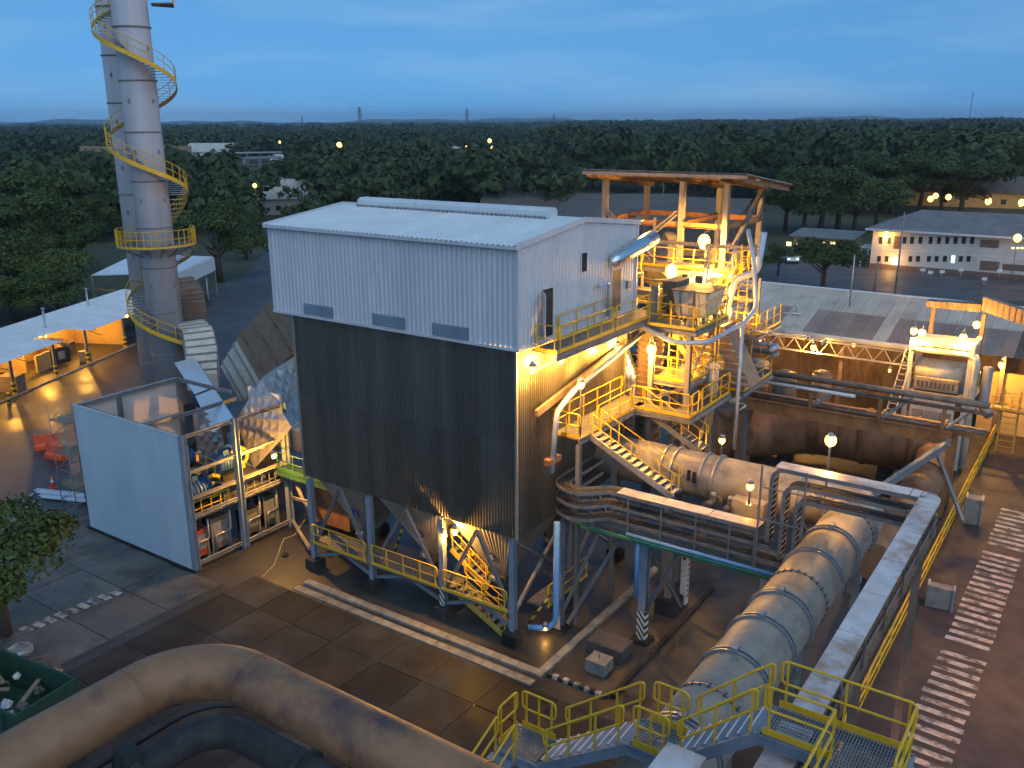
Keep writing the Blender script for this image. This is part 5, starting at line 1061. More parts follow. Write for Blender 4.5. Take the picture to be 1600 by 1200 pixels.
for x in (-2.2, 9.8): MB().tube(fillet([(x, 43.2, 6.75), (x+.1, 44.0, 7.0), (x, 43.6, 8.6 if x > 0 else 7.6)], .1), .05, 6).to('roof_vent', 'galv', LS)
MB().tube([(1.6, 45.6, 7.4), (1.6, 45.6, 11.6)], .06, 6).to('mast', 'galv', LS); MB().tube([(-1.4, 43.3, 6.9), (-2.9, 43.0, 6.85)], .06, 6).to('vent_pipe', 'white_paint', LS)
LG = thing('lattice_girder', 'lattice girder carrying a pale pipe along the shed eave', 'girder', (1, 40, 4.6))
xa, xb, yy = -7.5, 8.4, 39.8
for z in (4.7, 5.7): MB().bar((xa, yy, z), (xb, yy, z), .12, .12).to('chord', 'cream', LG)
for i in range(24):
    x = xa+i*(xb-xa)/24; d_ = (xb-xa)/24; MB().bar((x, yy, 4.7 if i % 2 else 5.7), (x+d_, yy, 5.7 if i % 2 else 4.7), .06, .06).to('lacing', 'cream', LG)
MB().tube([(xa, yy+.1, 6.0), (xb+.3, yy+.1, 6.0)], .22, 12).to('pale_pipe', 'cream', LG)
for x in (xa+.3, xb): MB().ibar((x, yy, 0), (x, yy, 4.65), .24, .24, .02).to('girder_leg', 'grey_steel', LG)
# clutter in front of the shed: tanks, benches, cabinets
for k, (x, y, r, h, mt, l) in enumerate(((-5.6, 37, .9, 3.6, 'brown_duct', 'brown upright tank at the left of the shed front'), (-3.0, 38.2, .8, 3.8, 'grey_steel', 'grey upright tank second along the shed front'), (-.6, 37.4, .9, 3.4, 'dark_machine', 'dark upright tank third along the shed front'), (1.9, 38.4, .7, 3.6, 'brown_steel', 'slim brown tank near the shed front doorway'))): vessel(l, (x, y, 0.0), r, h, mt)
for k, (x, y, w, d_, h, mt, l) in enumerate(((-4.2, 34.5, 1.9, .6, 1.5, 'galv', 'pale steel panel standing before the shed'), (4.3, 35.4, 2.0, 1.2, 1.1, 'galv', 'steel work table with a tin top before the shed'), (6.7, 36.0, 1.8, 1.0, 1.2, 'cream', 'cream cabinet beside the steel work table'), (8.6, 36.8, .9, .8, 2.0, 'blue_motor', 'dark blue cupboard at the right of the cream cabinet'))):
    T = thing('work_cabinet', l, 'cabinet', (x, y, 0)); MB().box(x-w/2, x+w/2, y-d_/2, y+d_/2, .35, h).to('body', mt, T); MB().box(x-w/2-.12, x+w/2+.12, y-d_/2-.12, y+d_/2+.12, h, h+.06).to('top', mt, T)
    for sx in (-1, 1):
        for sy in (-1, 1): MB().box(x+sx*(w/2-.06)-.05, x+sx*(w/2-.06)+.05, y+sy*(d_/2-.06)-.05, y+sy*(d_/2-.06)+.05, 0, .36).to('leg', 'grey_steel', T)
# ---------------------------------------------------------------- filter press frame at the right
VF = thing('press_tower', 'beige press tower with crowded pipes and bright lamps beside the road', 'tower', (10.6, 33.6, 0))
for x in (8.9, 12.4):
    for y in (32.6, 35.2): MB().ibar((x, y, 0), (x, y, 8.4), .28, .28, .02).to('leg', 'cream', VF)
deck(VF, 8.7, 12.8, 32.2, 35.4, 5.0, 'xX', beam='cream'); MB().box(8.9, 12.5, 32.5, 35.2, 8.0, 8.25).to('top_frame', 'cream', VF)
MB().cyl((9.2, 33.6, 6.2), (12.0, 33.6, 6.2), .75, 18).to('drum', 'cream', VF); MB().box(9.3, 11.9, 32.5, 33.2, 5.1, 5.9).to('filter_box', 'duct_beige', VF)
for k in range(9): MB().box(9.5+k*.26, 9.6+k*.26, 32.42, 32.5, 5.3, 5.7).to('filter_plate', 'dark_machine', VF)
for y in (32.6, 33.2): MB().tube(fillet([(8.9, y, 7.7), (12.7, y, 7.7), (12.7, y, .2)], .6, 6), .2, 12).to('header_pipe', 'cream', VF)
MB().tube(fillet([(13.4, 33.2, 7.0), (13.4, 33.0, 4.4), (13.9, 32.6, 4.0)], .5, 5), .3, 12).to('vent_pipe', 'grey_steel', VF)
lad = stairs('press_flight', '', (8.5, 33.0, 7.6), (7.7, 31.2, 1.6), (.55, -.1, 0), 16, par=VF, smt='cream', rails=(0, 0))
MB().box(9.3, 11.9, 32.3, 32.5, .3, 4.6).to('panel_wall', 'cream', VF)
for k in range(3):
    for j in range(2): MB().box(9.45+k*.8, 10.15+k*.8, 32.24, 32.3, .6+j*1.7, 2.1+j*1.7).to('wall_panel', 'duct_beige', VF)
CG = thing('conveyor_gallery', 'inclined rusty enclosed conveyor gallery running off to the right', 'conveyor', (16, 36, 0))
ribbed_pts = [sec((9.0, 35.6, 10.2), .45, .2, (1, 0, 0)), sec((12.2, 36.0, 10.2), .45, .25, (1, 0, 0))]
def gallery(A, C, mt, nr):
    B = MB().hexa(A+C); b = B.to('gallery_shell', mt, CG)
    for i in range(nr):
        w = (i+.5)/nr; q = [a.lerp(c, w) for a, c in zip(A, C)]; ce = sum(q, V(0,0,0))/4; q = [ce+(p-ce)*1.05 for p in q]
        for k in (1, 3): MB().bar(q[k], q[(k+1) % 4], .07, .07).to('gallery_rib', 'brown_steel', b)
gallery(*ribbed_pts, 'brown_steel', 9); gallery(sec((12.2, 36.0, 10.5), .5, .45, (1, .1, -.25)), sec((24, 37.2, 7.2), .5, .45, (1, .1, -.25)), 'brown_duct', 34)
for x, y, z in ((9.4, 35.7, 10.0), (12.4, 36.0, 9.8), (20, 36.8, 7.4)): MB().ibar((x, y, 0), (x, y, z), .24, .24, .02).to('gallery_leg', 'brown_steel', CG)
for l, u, v, y, w in (('bright lamp at the left top of the press tower', 1428, 517, 32.0, 700), ('second lamp close right of the bright press tower lamp', 1441, 520, 32.3, 250), ('lamp at the far top corner of the press tower', 1526, 507, 33.5, 600), ('lamp over the header pipe bend of the press tower', 1505, 527, 32.2, 500), ('lamp under the shed eave right of the press tower', 1565, 570, 39.6, 800), ('lamp under the shed eave among the pipes', 1271, 543, 39.2, 500), ('small lamp in the dark shed front', 1390, 579, 38.9, 40)):
    p = at(u, v, y=y); well_lamp(l, p, w, hang=(p.x, p.y+.4, p.z+.5), r=.22 if w > 100 else .1)
well_lamp('lamp inside the shed behind the doorway', (2.5, 44.5, 4.6), 160, r=.15); well_lamp('lamp inside the shed left bay', (-5, 44.0, 4.2), 160, r=.15)
p = at(1440, 600, y=36.5); well_lamp('green tinged lamp low between the press tower legs', p, 120, r=.2)
# frames and ladders at the road end
for k, (x, y, l) in enumerate(((14.6, 38.0, 'yellow ladder frame at the end of the guard rail, nearest the road'), (16.6, 38.6, 'yellow ladder frame at the right picture edge'))):
    T = thing('ladder_frame', l, 'frame', (x, y, 0))
    for dx in (-.5, .5): MB().ibar((x+dx, y, 0), (x+dx, y, 4.4), .12, .12, .015).to('upright', 'yellow_dull', T)
    for i in range(10): MB().bar((x-.45, y, .4+i*.42), (x+.45, y, .4+i*.42), .04, .04).to('rung', 'yellow_dull', T)
    MB().box(x-1.2, x+1.4, y-.6, y+.6, 3.0, 3.1).to('platform', 'brown_steel', T); rail(T, [(x-1.1, y-.55, 3.1), (x+1.3, y-.55, 3.1)], 1.0, 1.1)
# ---------------------------------------------------------------- bays with white roof at the left
CB = thing('vehicle_bays', 'long open fronted bay with white sheet roof glowing yellow inside', 'shed', (-60, 15, 0))
d0 = V(-.435, .9, 0).normalized(); n0 = V(-d0.y, d0.x, 0); o0 = V(-56.0, 7.2, 0)      # n0 points to the back
def cp(s, t, z): return o0+d0*s+n0*t+V(0, 0, z)
for i in range(40):
    s = -14+i*1.05; t0 = -1.6
    if 4.4 < s < 8.6: t0 = 1.3-(s-4.4)*.12
    L_ = 6.6-t0; rzp = 3.5+(t0+1.6)*.03
    me = cached(('bay', round(t0, 2)), lambda: ribbed(1.04, L_, .21, .04).mesh('roof_sheet', 'roof_sheet'))
    p = cp(s, t0, rzp); rot = Matrix.Rotation(math.atan2(d0.y, d0.x), 3, 'Z') @ Matrix.Rotation(-(math.pi/2-math.atan(.03)), 3, 'X')
    inst('roof_sheet', me, CB, p, rot.to_euler())
for i, s in enumerate((-8, -2.6, 0, 5.6, 10.4, 16.7, 22)):
    MB().ibar(cp(s, 0, 0), cp(s, 0, 3.5), .22, .22, .02).to('bay_post', 'grey_steel', CB); MB().ibar(cp(s, -1.2, 3.38), cp(s, 6.2, 3.58), .16, .22, .02).to('rafter', 'grey_steel', CB); MB().bar(cp(s, .0, 0), cp(s, 0, 1.1), .26, .26).to('striped_guard', 'hazard', CB)
    if i < 5: MB().bar(cp(s, 0, 3.3), cp(s+2.6, 0, 2.1), .06, .06).to('knee_brace', 'grey_steel', CB)
A_ = [cp(-14, 6.0, 0), cp(26, 6.0, 0), cp(26, 6.2, 0), cp(-14, 6.2, 0)]; MB().hexa(A_+[p+V(0,0,3.6) for p in A_]).to('back_wall', 'plaster_ochre', CB)
for s, t1 in ((17.6, .6), (6.2, 3.4)): A_ = [cp(s, t1, 0), cp(s+.15, t1, 0), cp(s+.15, 5.95, 0), cp(s, 5.95, 0)]; MB().hexa(A_+[p+V(0,0,3.3) for p in A_]).to('side_wall', 'plaster_ochre', CB)
A_ = [cp(6.4, 2.4, 0), cp(10.2, 2.4, 0), cp(10.2, 2.6, 0), cp(6.4, 2.6, 0)]; MB().hexa(A_+[p+V(0,0,1.6) for p in A_]).to('low_wall', 'plaster_ochre', CB)
MB().hexa([cp(-11, -.6, 0), cp(18.6, -.6, 0), cp(18.6, -.35, 0), cp(-11, -.35, 0)]+[p+V(0,0,.12) for p in (cp(-11, -.6, 0), cp(18.6, -.6, 0), cp(18.6, -.35, 0), cp(-11, -.35, 0))]).to('kerb', 'kerb_concrete', CB)
for s, l in ((-1.5, 'lamp under the white bay roof at the left edge'), (3.5, 'lamp under the white bay roof in the first whole bay'), (8.5, 'lamp under the white bay roof behind the torn edge'), (14.2, 'lamp under the white bay roof next to the chimney')): well_lamp(l, cp(s, 3.2, 3.0), 420, r=.12)
p = cp(14.6, -1.9, 3.7); well_lamp('small lamp at the white bay roof corner next to the chimney', p, 30, r=.14)
sb = thing('notice_board', 'black framed notice board with a pale square at the bay front', 'sign', cp(9.3, 2.4, 0)); A_ = [cp(8.4, 2.3, .2), cp(10.1, 1.6, .2), cp(10.1, 1.7, .2), cp(8.4, 2.4, .2)]
MB().hexa(A_+[p+V(0,0,1.5) for p in A_]).to('board', 'black', sb); A_ = [cp(9.0, 2.04, .6), cp(9.6, 1.79, .6), cp(9.6, 1.77, .6), cp(9.0, 2.02, .6)]; MB().hexa(A_+[p+V(0,0,.75) for p in A_]).to('pale_square', 'galv', sb)
for k, (s, t, w, d_, h, mt, l) in enumerate(((1.2, 1.0, 1.6, 1.2, 1.3, 'wood', 'brown crate in the left lit bay'), (11.5, 4.5, 2.2, 1.0, 1.0, 'rust', 'rusty machine on the floor of the middle lit bay'), (13.2, 3.9, 1.0, .9, 1.2, 'dark_machine', 'dark machine beside the striped bay post'), (11.2, .8, .8, .7, .9, 'grey_steel', 'grey box beside the notice board'))):
    T = thing('bay_crate', l, 'crate', cp(s, t, 0)); MB().cbox(cp(s, t, h/2), w, d_, h, .5).to('body', mt, T); MB().cbox(cp(s, t, h+.03), w+.08, d_+.08, .06, .5).to('lid', mt, T)
for (u, v, l) in ((70, 505, 'thin pole standing behind the white bay roof, left'), (137, 472, 'thin pole standing behind the white bay roof, right')):
    p = at(u, v, z=4.1); T = thing('vent_pole', l, 'pole', (p.x, p.y, 0)); MB().tube([(p.x, p.y, 0), (p.x, p.y, 5.4)], .1, 8).to('pole', 'galv', T); MB().cyl((p.x, p.y, 5.4), (p.x, p.y, 5.55), .16, 8).to('cap', 'galv', T)
for k, (u, v) in enumerate(((15, 632),)):
    p = at(u, v, z=0); bo = thing('bollard', 'yellow and black striped bollard on the yard before the bays', 'bollard', p); MB().cyl(p, p+V(0,0,1.0), .12, 10).to('post', 'hazard', bo); MB().cyl(p, p+V(0,0,.06), .2, 10).to('foot', 'concrete', bo)
# white roofed shelter behind the chimney
WS = thing('white_shelter', 'white roofed open shelter behind the chimney', 'shelter', (-78, 40, 0))
A, Bc, C_, D_ = at(143, 431, z=4.2), at(276, 427, z=5.2), at(333, 402, z=5.2), at(212, 398, z=5.2)
MB().hexa([A, Bc, C_, D_]+[p+V(0,0,.1) for p in (A, Bc, C_, D_)]).to('roof', 'roof_sheet', WS)
e = (C_-Bc).normalized(); MB().hexa([Bc-V(0,0,1.7), Bc-V(0,0,1.7)+V(.1, .1, 0), C_-V(0,0,1.7)+V(.1, .1, 0), C_-V(0,0,1.7), Bc-V(0,0,.02), Bc-V(0,0,.02)+V(.1, .1, 0), C_-V(0,0,.02)+V(.1, .1, 0), C_-V(0,0,.02)]).to('fascia', 'white_paint', WS)
for p in (A, A.lerp(Bc, .5), Bc, Bc.lerp(C_, .5), C_, D_): MB().bar((p.x, p.y, 0), (p.x, p.y, p.z), .18, .18).to('post', 'grey_steel', WS)
for z in (1.4, 2.6): MB().bar((A.x, A.y, z), (Bc.x, Bc.y, z), .1, .25).to('rail_board', 'wood', WS)
q = A.lerp(D_, .5).lerp(Bc.lerp(C_, .5), .5); MB().cbox((q.x, q.y, .9), 8, 6, 1.8, .5).to('stored_stack', 'brown_steel', WS)
for (u, v, l) in ((326, 470, 'slim white road post by the dark lane'), (297, 478, 'slim white road post left of its neighbour by the dark lane')):
    p = at(u, v, z=0); T = thing('road_post', l, 'post', p); MB().tube([p, p+V(0,0,3.0)], .07, 6).to('post', 'white_paint', T); MB().cyl(p, p+V(0,0,.08), .2, 8).to('foot', 'concrete', T)
# sodium street lamps of the service road (they stand right of the view and light the zebra path)
for k, (x, y) in enumerate(((22.6, -1.5), (22.6, 15))):
    T = thing('street_lamp', ('sodium street lamp on the far side of the service road, nearer the stair', 'sodium street lamp on the far side of the service road, nearer the press tower')[k], 'lamp post', (x, y, 0), 'service road lamps')
    MB().tube(fillet([(x, y, 0), (x, y, 9), (x-1.4, y, 9.3)], .5), .09, 8).to('pole', 'galv', T); MB().box(x-2.0, x-1.3, y-.16, y+.16, 9.25, 9.42).to('head', 'galv', T); MB().box(x-1.95, x-1.4, y-.13, y+.13, 9.2, 9.25).to('lens', 'sodium', T); lo = glow('l', (x-1.7, y, 9.1), 1, T, .1); lt_ = bpy.data.lights.new('lamp_light', 'SPOT'); lt_.energy = 2000; lt_.color = (1, .38, .07); lt_.spot_size = math.radians(112); lt_.spot_blend = .5; lt_.shadow_soft_size = .1; lo.data = lt_
# ---------------------------------------------------------------- buildings beyond the plant
def facade_window(par, u, v0, v1, y, w, mt='glass_dark', name='window', depth=.12):
    a = at(u, v0, y=y); b = at(u, v1, y=y); x = a.x; z1, z0 = a.z, b.z
    fr = MB().box(x-w/2-.08, x+w/2+.08, y-.06, y+.02, z0-.08, z0).box(x-w/2-.08, x+w/2+.08, y-.06, y+.02, z1, z1+.08).box(x-w/2-.08, x-w/2, y-.06, y+.02, z0, z1).box(x+w/2, x+w/2+.08, y-.06, y+.02, z0, z1).to(name, 'plaster', par)
    MB().box(x-w/2, x+w/2, y-.03, y-.005, z0, z1).to('pane', mt, fr); return fr
def hip_roof(x0, x1, y0, y1, z, h, o=.7):
    B = MB(); m = (y0+y1)/2; d = (y1-y0)/2
    P = [V(x0-o, y0-o, z), V(x1+o, y0-o, z), V(x1+o, y1+o, z), V(x0-o, y1+o, z), V(x0+d, m, z+h), V(x1-d, m, z+h)]
    B.v = P+[p-V(0, 0, .2) for p in P[:4]]
    for f in ((0, 1, 5, 4), (1, 2, 5), (2, 3, 4, 5), (3, 0, 4), (6, 9, 8, 7), (0, 6, 7, 1), (1, 7, 8, 2), (2, 8, 9, 3), (3, 9, 6, 0)): B.face(*f)
    return B
OB = thing('office_block', 'two storey cream office block with hipped grey roof and rows of small windows', 'building', (0, 120, 0))
yf = 116.0
MB().box(-13, 16, yf, yf+11, .0, 6.0).to('wall', 'plaster', OB); MB().box(-13.1, 16.1, yf-.08, yf, 0, .7).to('plinth', 'plinth_brown', OB)
hip_roof(-13, 16, yf, yf+11, 6.0, 2.6, .9).to('roof', 'roof_grey', OB); MB().box(-13.95, 16.95, yf-1.0, yf-.88, 5.75, 6.05).to('gutter', 'white_paint', OB)
MB().box(-13.1, 16.1, yf-.06, yf, 2.9, 3.05).to('floor_band', 'white_paint', OB)
for u in (1377, 1390, 1414, 1426, 1439, 1455, 1468, 1481, 1494, 1507, 1520): facade_window(OB, u, 370, 381, yf, .55)
for u in (1374, 1386, 1423, 1435, 1452, 1464, 1477, 1502, 1514): facade_window(OB, u, 400, 409, yf, .55)
facade_window(OB, 1490, 399, 411, yf, .5, 'window_cool'); facade_window(OB, 1403, 369, 389, yf, .95, 'plinth_brown', 'door'); facade_window(OB, 1400, 402, 418, yf, 1.0, 'window_cool', 'door')
for v0, v1 in ((374, 388), (407, 424)): 
    a = at(1532, v0, y=yf); b = at(1560, v1, y=yf); MB().box(a.x, b.x, yf-.04, yf+.0, b.z, a.z).to('recess', 'plinth_brown', OB)
for u in (1583, 1590, 1597): facade_window(OB, u, 386, 389, yf, .4, 'window_lit')
a = at(1567, 412, y=yf); MB().box(a.x, a.x+3.4, yf-.04, yf, a.z-.9, a.z).to('brown_panel', 'plinth_brown', OB)
MB().box(-14.8, -13, yf+.5, yf+4, 2.85, 3.05).to('porch_roof', 'plaster', OB)
for x in (-14.6, -13.6): MB().box(x-.1, x+.1, yf+.6, yf+.8, 0, 2.85).to('porch_post', 'plaster', OB)
p = at(1385, 366, y=yf-.6); well_lamp('lamp under the office block eave at its left corner', p, 260, r=.4)
p = at(1590, 372, y=yf-6); pole_lamp('bright street lamp standing before the office block at the right edge', (p.x, p.y, 0), p.z, 900, r=.5)
p = at(1392, 405, y=yf-1.5); well_lamp('low lamp over the office block porch', p, 200, r=.2)
SB = thing('gate_house', 'low gate house with a strip of small lit yellow windows', 'building', (-21, 121, 0))
yg = 121.0; MB().box(-26.5, -17.2, yg, yg+6, 0, 3.4).to('wall', 'plaster_ochre', SB); MB().hexa([(-27.2, yg-.9, 3.4), (-16.6, yg-.9, 3.4), (-16.6, yg+6.5, 4.0), (-27.2, yg+6.5, 4.0), (-27.2, yg-.9, 3.55), (-16.6, yg-.9, 3.55), (-16.6, yg+6.5, 4.15), (-27.2, yg+6.5, 4.15)]).to('roof', 'roof_grey', SB)
MB().box(-26.4, -23, yg-.05, yg, .2, 2.0).to('red_wall', 'red_paint', SB)
for u in (1233, 1249, 1259, 1276, 1287, 1302): facade_window(SB, u, 378, 384, yg, .8, 'window_lit')
# parked car
cp_ = at(1234, 409, z=0)
CR = thing('parked_car', 'white pickup parked before the gate house', 'car', cp_)
def cb(x0, x1, y0, y1, z0, z1, nm, mt, tx=.0, par=None):
    R_ = Matrix.Rotation(.5, 3, 'Z'); P = [Vector(cp_)+R_@V(x, y, z) for x, y, z in ((x0, y0, z0), (x1, y0, z0), (x1, y1, z0), (x0, y1, z0), (x0+tx, y0+tx, z1), (x1-tx, y0+tx, z1), (x1-tx, y1-tx, z1), (x0+tx, y1-tx, z1))]
    return MB().hexa(P).to(nm, mt, par or CR)
cb(-.95, .95, -2.4, 2.4, .45, 1.05, 'body', 'car_white'); cb(-.85, .85, -1.2, 1.0, 1.05, 1.75, 'cabin', 'car_white', .18); cb(-.8, .8, -1.28, -1.0, 1.1, 1.6, 'windscreen', 'glass_dark', .12)
for x in (-.9, .9):
    for y in (-1.5, 1.5): q = Vector(cp_)+Matrix.Rotation(.5, 3, 'Z')@V(x, y, .38); w = MB().cyl(q-V(.12, .05, 0), q+V(.12, .05, 0), .38, 14).to('wheel', 'rubber', CR); MB().cyl(q-V(.14, .06, 0), q+V(.14, .06, 0), .2, 10).to('rim', 'galv', w)
for x in (-.65, .65): cb(x-.2, x+.2, -2.44, -2.38, .7, .9, 'headlight', 'window_cool')
def shed(name, label, c, w, d, h, rh, rz_, wall, roof, cat='building', win=0, door=True):
    "gabled building, ridge along its length w"
    T = thing(name, label, cat, (c[0], c[1], 0)); R_ = Matrix.Rotation(rz_, 3, 'Z'); O = V(c[0], c[1], 0)
    def q(x, y, z): return O+R_@V(x, y, z)
    B = MB(); B.hexa([q(-w/2, -d/2, 0), q(w/2, -d/2, 0), q(w/2, d/2, 0), q(-w/2, d/2, 0), q(-w/2, -d/2, h), q(w/2, -d/2, h), q(w/2, d/2, h), q(-w/2, d/2, h)])
    for s in (-1, 1): B.quad(*([q(s*w/2, -d/2, h), q(s*w/2, d/2, h), q(s*w/2, 0, h+rh)]))
    wl = B.to('wall', wall, T); o = .6; e = rh/(d/2)*o
    for s in (-1, 1): MB().hexa([q(-w/2-o, s*(d/2+o), h-e), q(w/2+o, s*(d/2+o), h-e), q(w/2+o, 0, h+rh), q(-w/2-o, 0, h+rh), q(-w/2-o, s*(d/2+o), h-e+.12), q(w/2+o, s*(d/2+o), h-e+.12), q(w/2+o, 0, h+rh+.12), q(-w/2-o, 0, h+rh+.12)]).to('roof', roof, T)
    for i in range(win):
        x = -w/2+(i+.7)*w/(win+.4); MB().hexa([q(x+a, -d/2+b, z) for z in (1.0, 2.2) for a, b in ((-.6, -.04), (.6, -.04), (.6, -.0), (-.6, -.0))]).to('window', 'glass_dark', T)
    if door: MB().hexa([q(w/2+b, a, z) for z in (0, 2.2) for a, b in ((-.6, .0), (-.6, .04), (.6, .04), (.6, .0))]).to('door', 'plinth_brown', T)
    return T
def gp(u, v): p = at(u, v, z=0); return (p.x, p.y)
shed('bungalow', 'white walled bungalow with pale roof among trees left of the penthouse', gp(422, 331), 26, 16, 4, 4, .75, 'plaster', 'asbestos', win=4)
shed('warehouse', 'pale gabled warehouse far off right of the chimney', gp(338, 257), 26, 18, 7, 4, .5, 'white_paint', 'asbestos', win=2)
shed('big_shed', 'broad brown roofed shed behind the canopy tower', gp(1030, 368), 34, 30, 4.2, 3.4, .15, 'roof_brown', 'roof_brown', win=6)
shed('side_shed', 'brown roofed wing of the big shed running left behind the penthouse', gp(905, 356), 40, 26, 4, 3, .55, 'roof_brown', 'roof_brown', win=4)
shed('long_roof', 'low pale roof far off beside the trees at centre left', gp(495, 262), 40, 16, 4, 2.5, .5, 'plaster', 'asbestos', win=3)
shed('far_house', 'grey roofed house far off below the twin street lamps', gp(735, 262), 30, 18, 4, 4, .6, 'plaster', 'roof_grey', win=3)
shed('far_house', 'small pale roofed house far off at centre', gp(720, 243), 26, 14, 4, 3, .6, 'plaster', 'asbestos', win=2)
LB = shed('lit_house', 'low house glowing orange behind the office block', gp(1565, 322), 46, 14, 4, 3.5, .15, 'plaster_ochre', 'roof_brown', win=3)
for k, (u, v) in enumerate(((1545, 310), (1597, 312))): p = at(u, v, z=3.2); q = p-(p-CAM).normalized()*9; well_lamp(('orange lamp on the low house behind the office block', 'orange lamp on the low house at the right edge')[k], V(q.x, q.y, 3.2), 900, r=.7)
for k, (u, v) in enumerate(((1454, 311), (1462, 306), (1482, 308))): p = at(u, v, z=5); pole_lamp('%s orange street lamp from the left under the big trees behind the office block' % ORD[k], (p.x, p.y, 0), 5, 150, r=.6, group='lamps under the big trees')
# switchyard frames
SY = thing('switchyard', 'grey lattice switchyard gantries beyond the chimney trees', 'gantry', at(375, 285, z=0))
for u0, v0, u1, v1, h in ((300, 290, 440, 282, 9), (280, 275, 450, 270, 9)):
    a, b = at(u0, v0, z=0), at(u1, v1, z=0)
    MB().bar(a+V(0,0,h), b+V(0,0,h), .6, .6).to('gantry_beam', 'galv', SY); MB().bar(a+V(0,0,h-2.5), b+V(0,0,h-2.5), .3, .3).to('gantry_beam', 'grey_steel', SY)
    for i in range(9): p = a.lerp(b, i/8); MB().bar(p, p+V(0,0,h+.3), .45, .45).to('gantry_post', 'grey_steel', SY)
# timber works staging and mast behind the chimney
SG = thing('staging', 'brown plank staging round a lattice mast behind the chimney', 'scaffold', at(215, 300, z=0))
p = at(205, 296, z=0); q = at(272, 296, z=0); zt = at(205, 230, y=p.y).z if False else 10
for i in range(9): a = p.lerp(q, i/8); MB().bar(a+V(0,0,zt), a+V(0,0,zt+5), .5, .3).to('plank', 'wood', SG)
MB().bar(p+V(-14, -8, zt), q+V(6, 4, zt), 4, .5).to('deck', 'wood', SG); MB().bar(p+V(-14, -8, zt+3), q+V(6, 4, zt+3), .5, 2.5).to('screen', 'wood', SG)
for a in (p, q, p.lerp(q, .5)): MB().bar(a, a+V(0,0,zt), .6, .6).to('mast_leg', 'grey_steel', SG)
# pylons on the horizon
def pylon(label, u, d, h):
    dr = (_f+RGT*((u-800)/FPX)); dr.z = 0; dr.normalize(); p = V(CAM.x, CAM.y, 0)+dr*d; T = thing('pylon', label, 'pylon', p, 'pylons on the horizon'); w = h*.09
    for sx in (-1, 1):
        for sy in (-1, 1): MB().bar(p+V(sx*w, sy*w, 0), p+V(sx*w*.15, sy*w*.15, h), 1.1, 1.1).to('leg', 'dark_machine', T)
    for z in (.68, .8, .92): s = RGT*(h*.13); MB().bar(p-s+V(0,0,h*z), p+s+V(0,0,h*z), .9, .9).to('cross_arm', 'dark_machine', T)
    for k in range(6): z0, z1 = k/6*.95, (k+1)/6*.95; f0, f1 = 1-.85*z0, 1-.85*z1; s0_, s1_ = RGT*w*f0*(-1)**k, RGT*w*f1*(-1)**(k+1); MB().bar(p+s0_+V(0,0,h*z0), p+s1_+V(0,0,h*z1), .7, .7).to('lattice', 'dark_machine', T)
for l, u, d, h in (('tallest lattice pylon on the horizon at centre left', 583, 2300, 55), ('lattice pylon on the horizon above the penthouse', 737, 2900, 58), ('faint lattice pylon on the horizon left of the canopy tower', 862, 3200, 42), ('faint lattice pylon on the horizon at the left', 500, 3400, 38)): pylon(l, u, d, h)
dr = (_f+RGT*((1459-800)/FPX)); dr.z = 0; dr.normalize(); p = V(CAM.x, CAM.y, 0)+dr*1500
tag(MB().tube([p, p+V(0, 0, 58)], .45, 6).to('radio_mast', 'dark_machine', org=p), 'thin radio mast on the horizon at the right', 'mast')
# street lamps among the trees
for k, (u, v, d, r, l) in enumerate(((530, 227, 330, .95, 'large orange street lamp over the dark tree at centre left'), (565, 231, 380, .65, 'orange street lamp right of the large one at centre left'), (437, 222, 420, .5, 'small far street lamp above the switchyard'), (765, 220, 420, .85, 'upper of the twin orange street lamps above the penthouse'), (770, 232, 360, .8, 'lower of the twin orange street lamps above the penthouse'), (729, 229, 500, .5, 'small street lamp left of the twin lamps'), (733, 246, 330, .6, 'yellow street lamp below the small one left of the twins'), (780, 253, 320, .6, 'yellow street lamp right below the twin lamps'), (869, 227, 500, .5, 'lone small street lamp right of the twin lamps'), (803, 244, 430, .45, 'faint street lamp right of the twin lamps'), (1000, 211, 600, .8, 'left of the two high mast lamps above the canopy tower'), (1010, 209, 620, .7, 'right of the two high mast lamps above the canopy tower'), (989, 249, 400, .7, 'left of the lamps just above the canopy roof'), (993, 253, 380, .7, 'right of the lamps just above the canopy roof'), (641, 226, 520, .4, 'tiny street lamp between the trees at centre left'), (398, 290, 190, .4, 'orange lamp at the bungalow gable'), (868, 244, 420, .45, 'small street lamp below the lone one'))):
    dr = _f+RGT*((u-800)/FPX)+UPV*((600-v)/FPX); hv = math.hypot(dr.x, dr.y); p = CAM+dr*(d/hv)
    pole_lamp(l, (p.x, p.y, 0), max(2, p.z), 600 if r > .7 else 0, r=r, name='street_lamp')
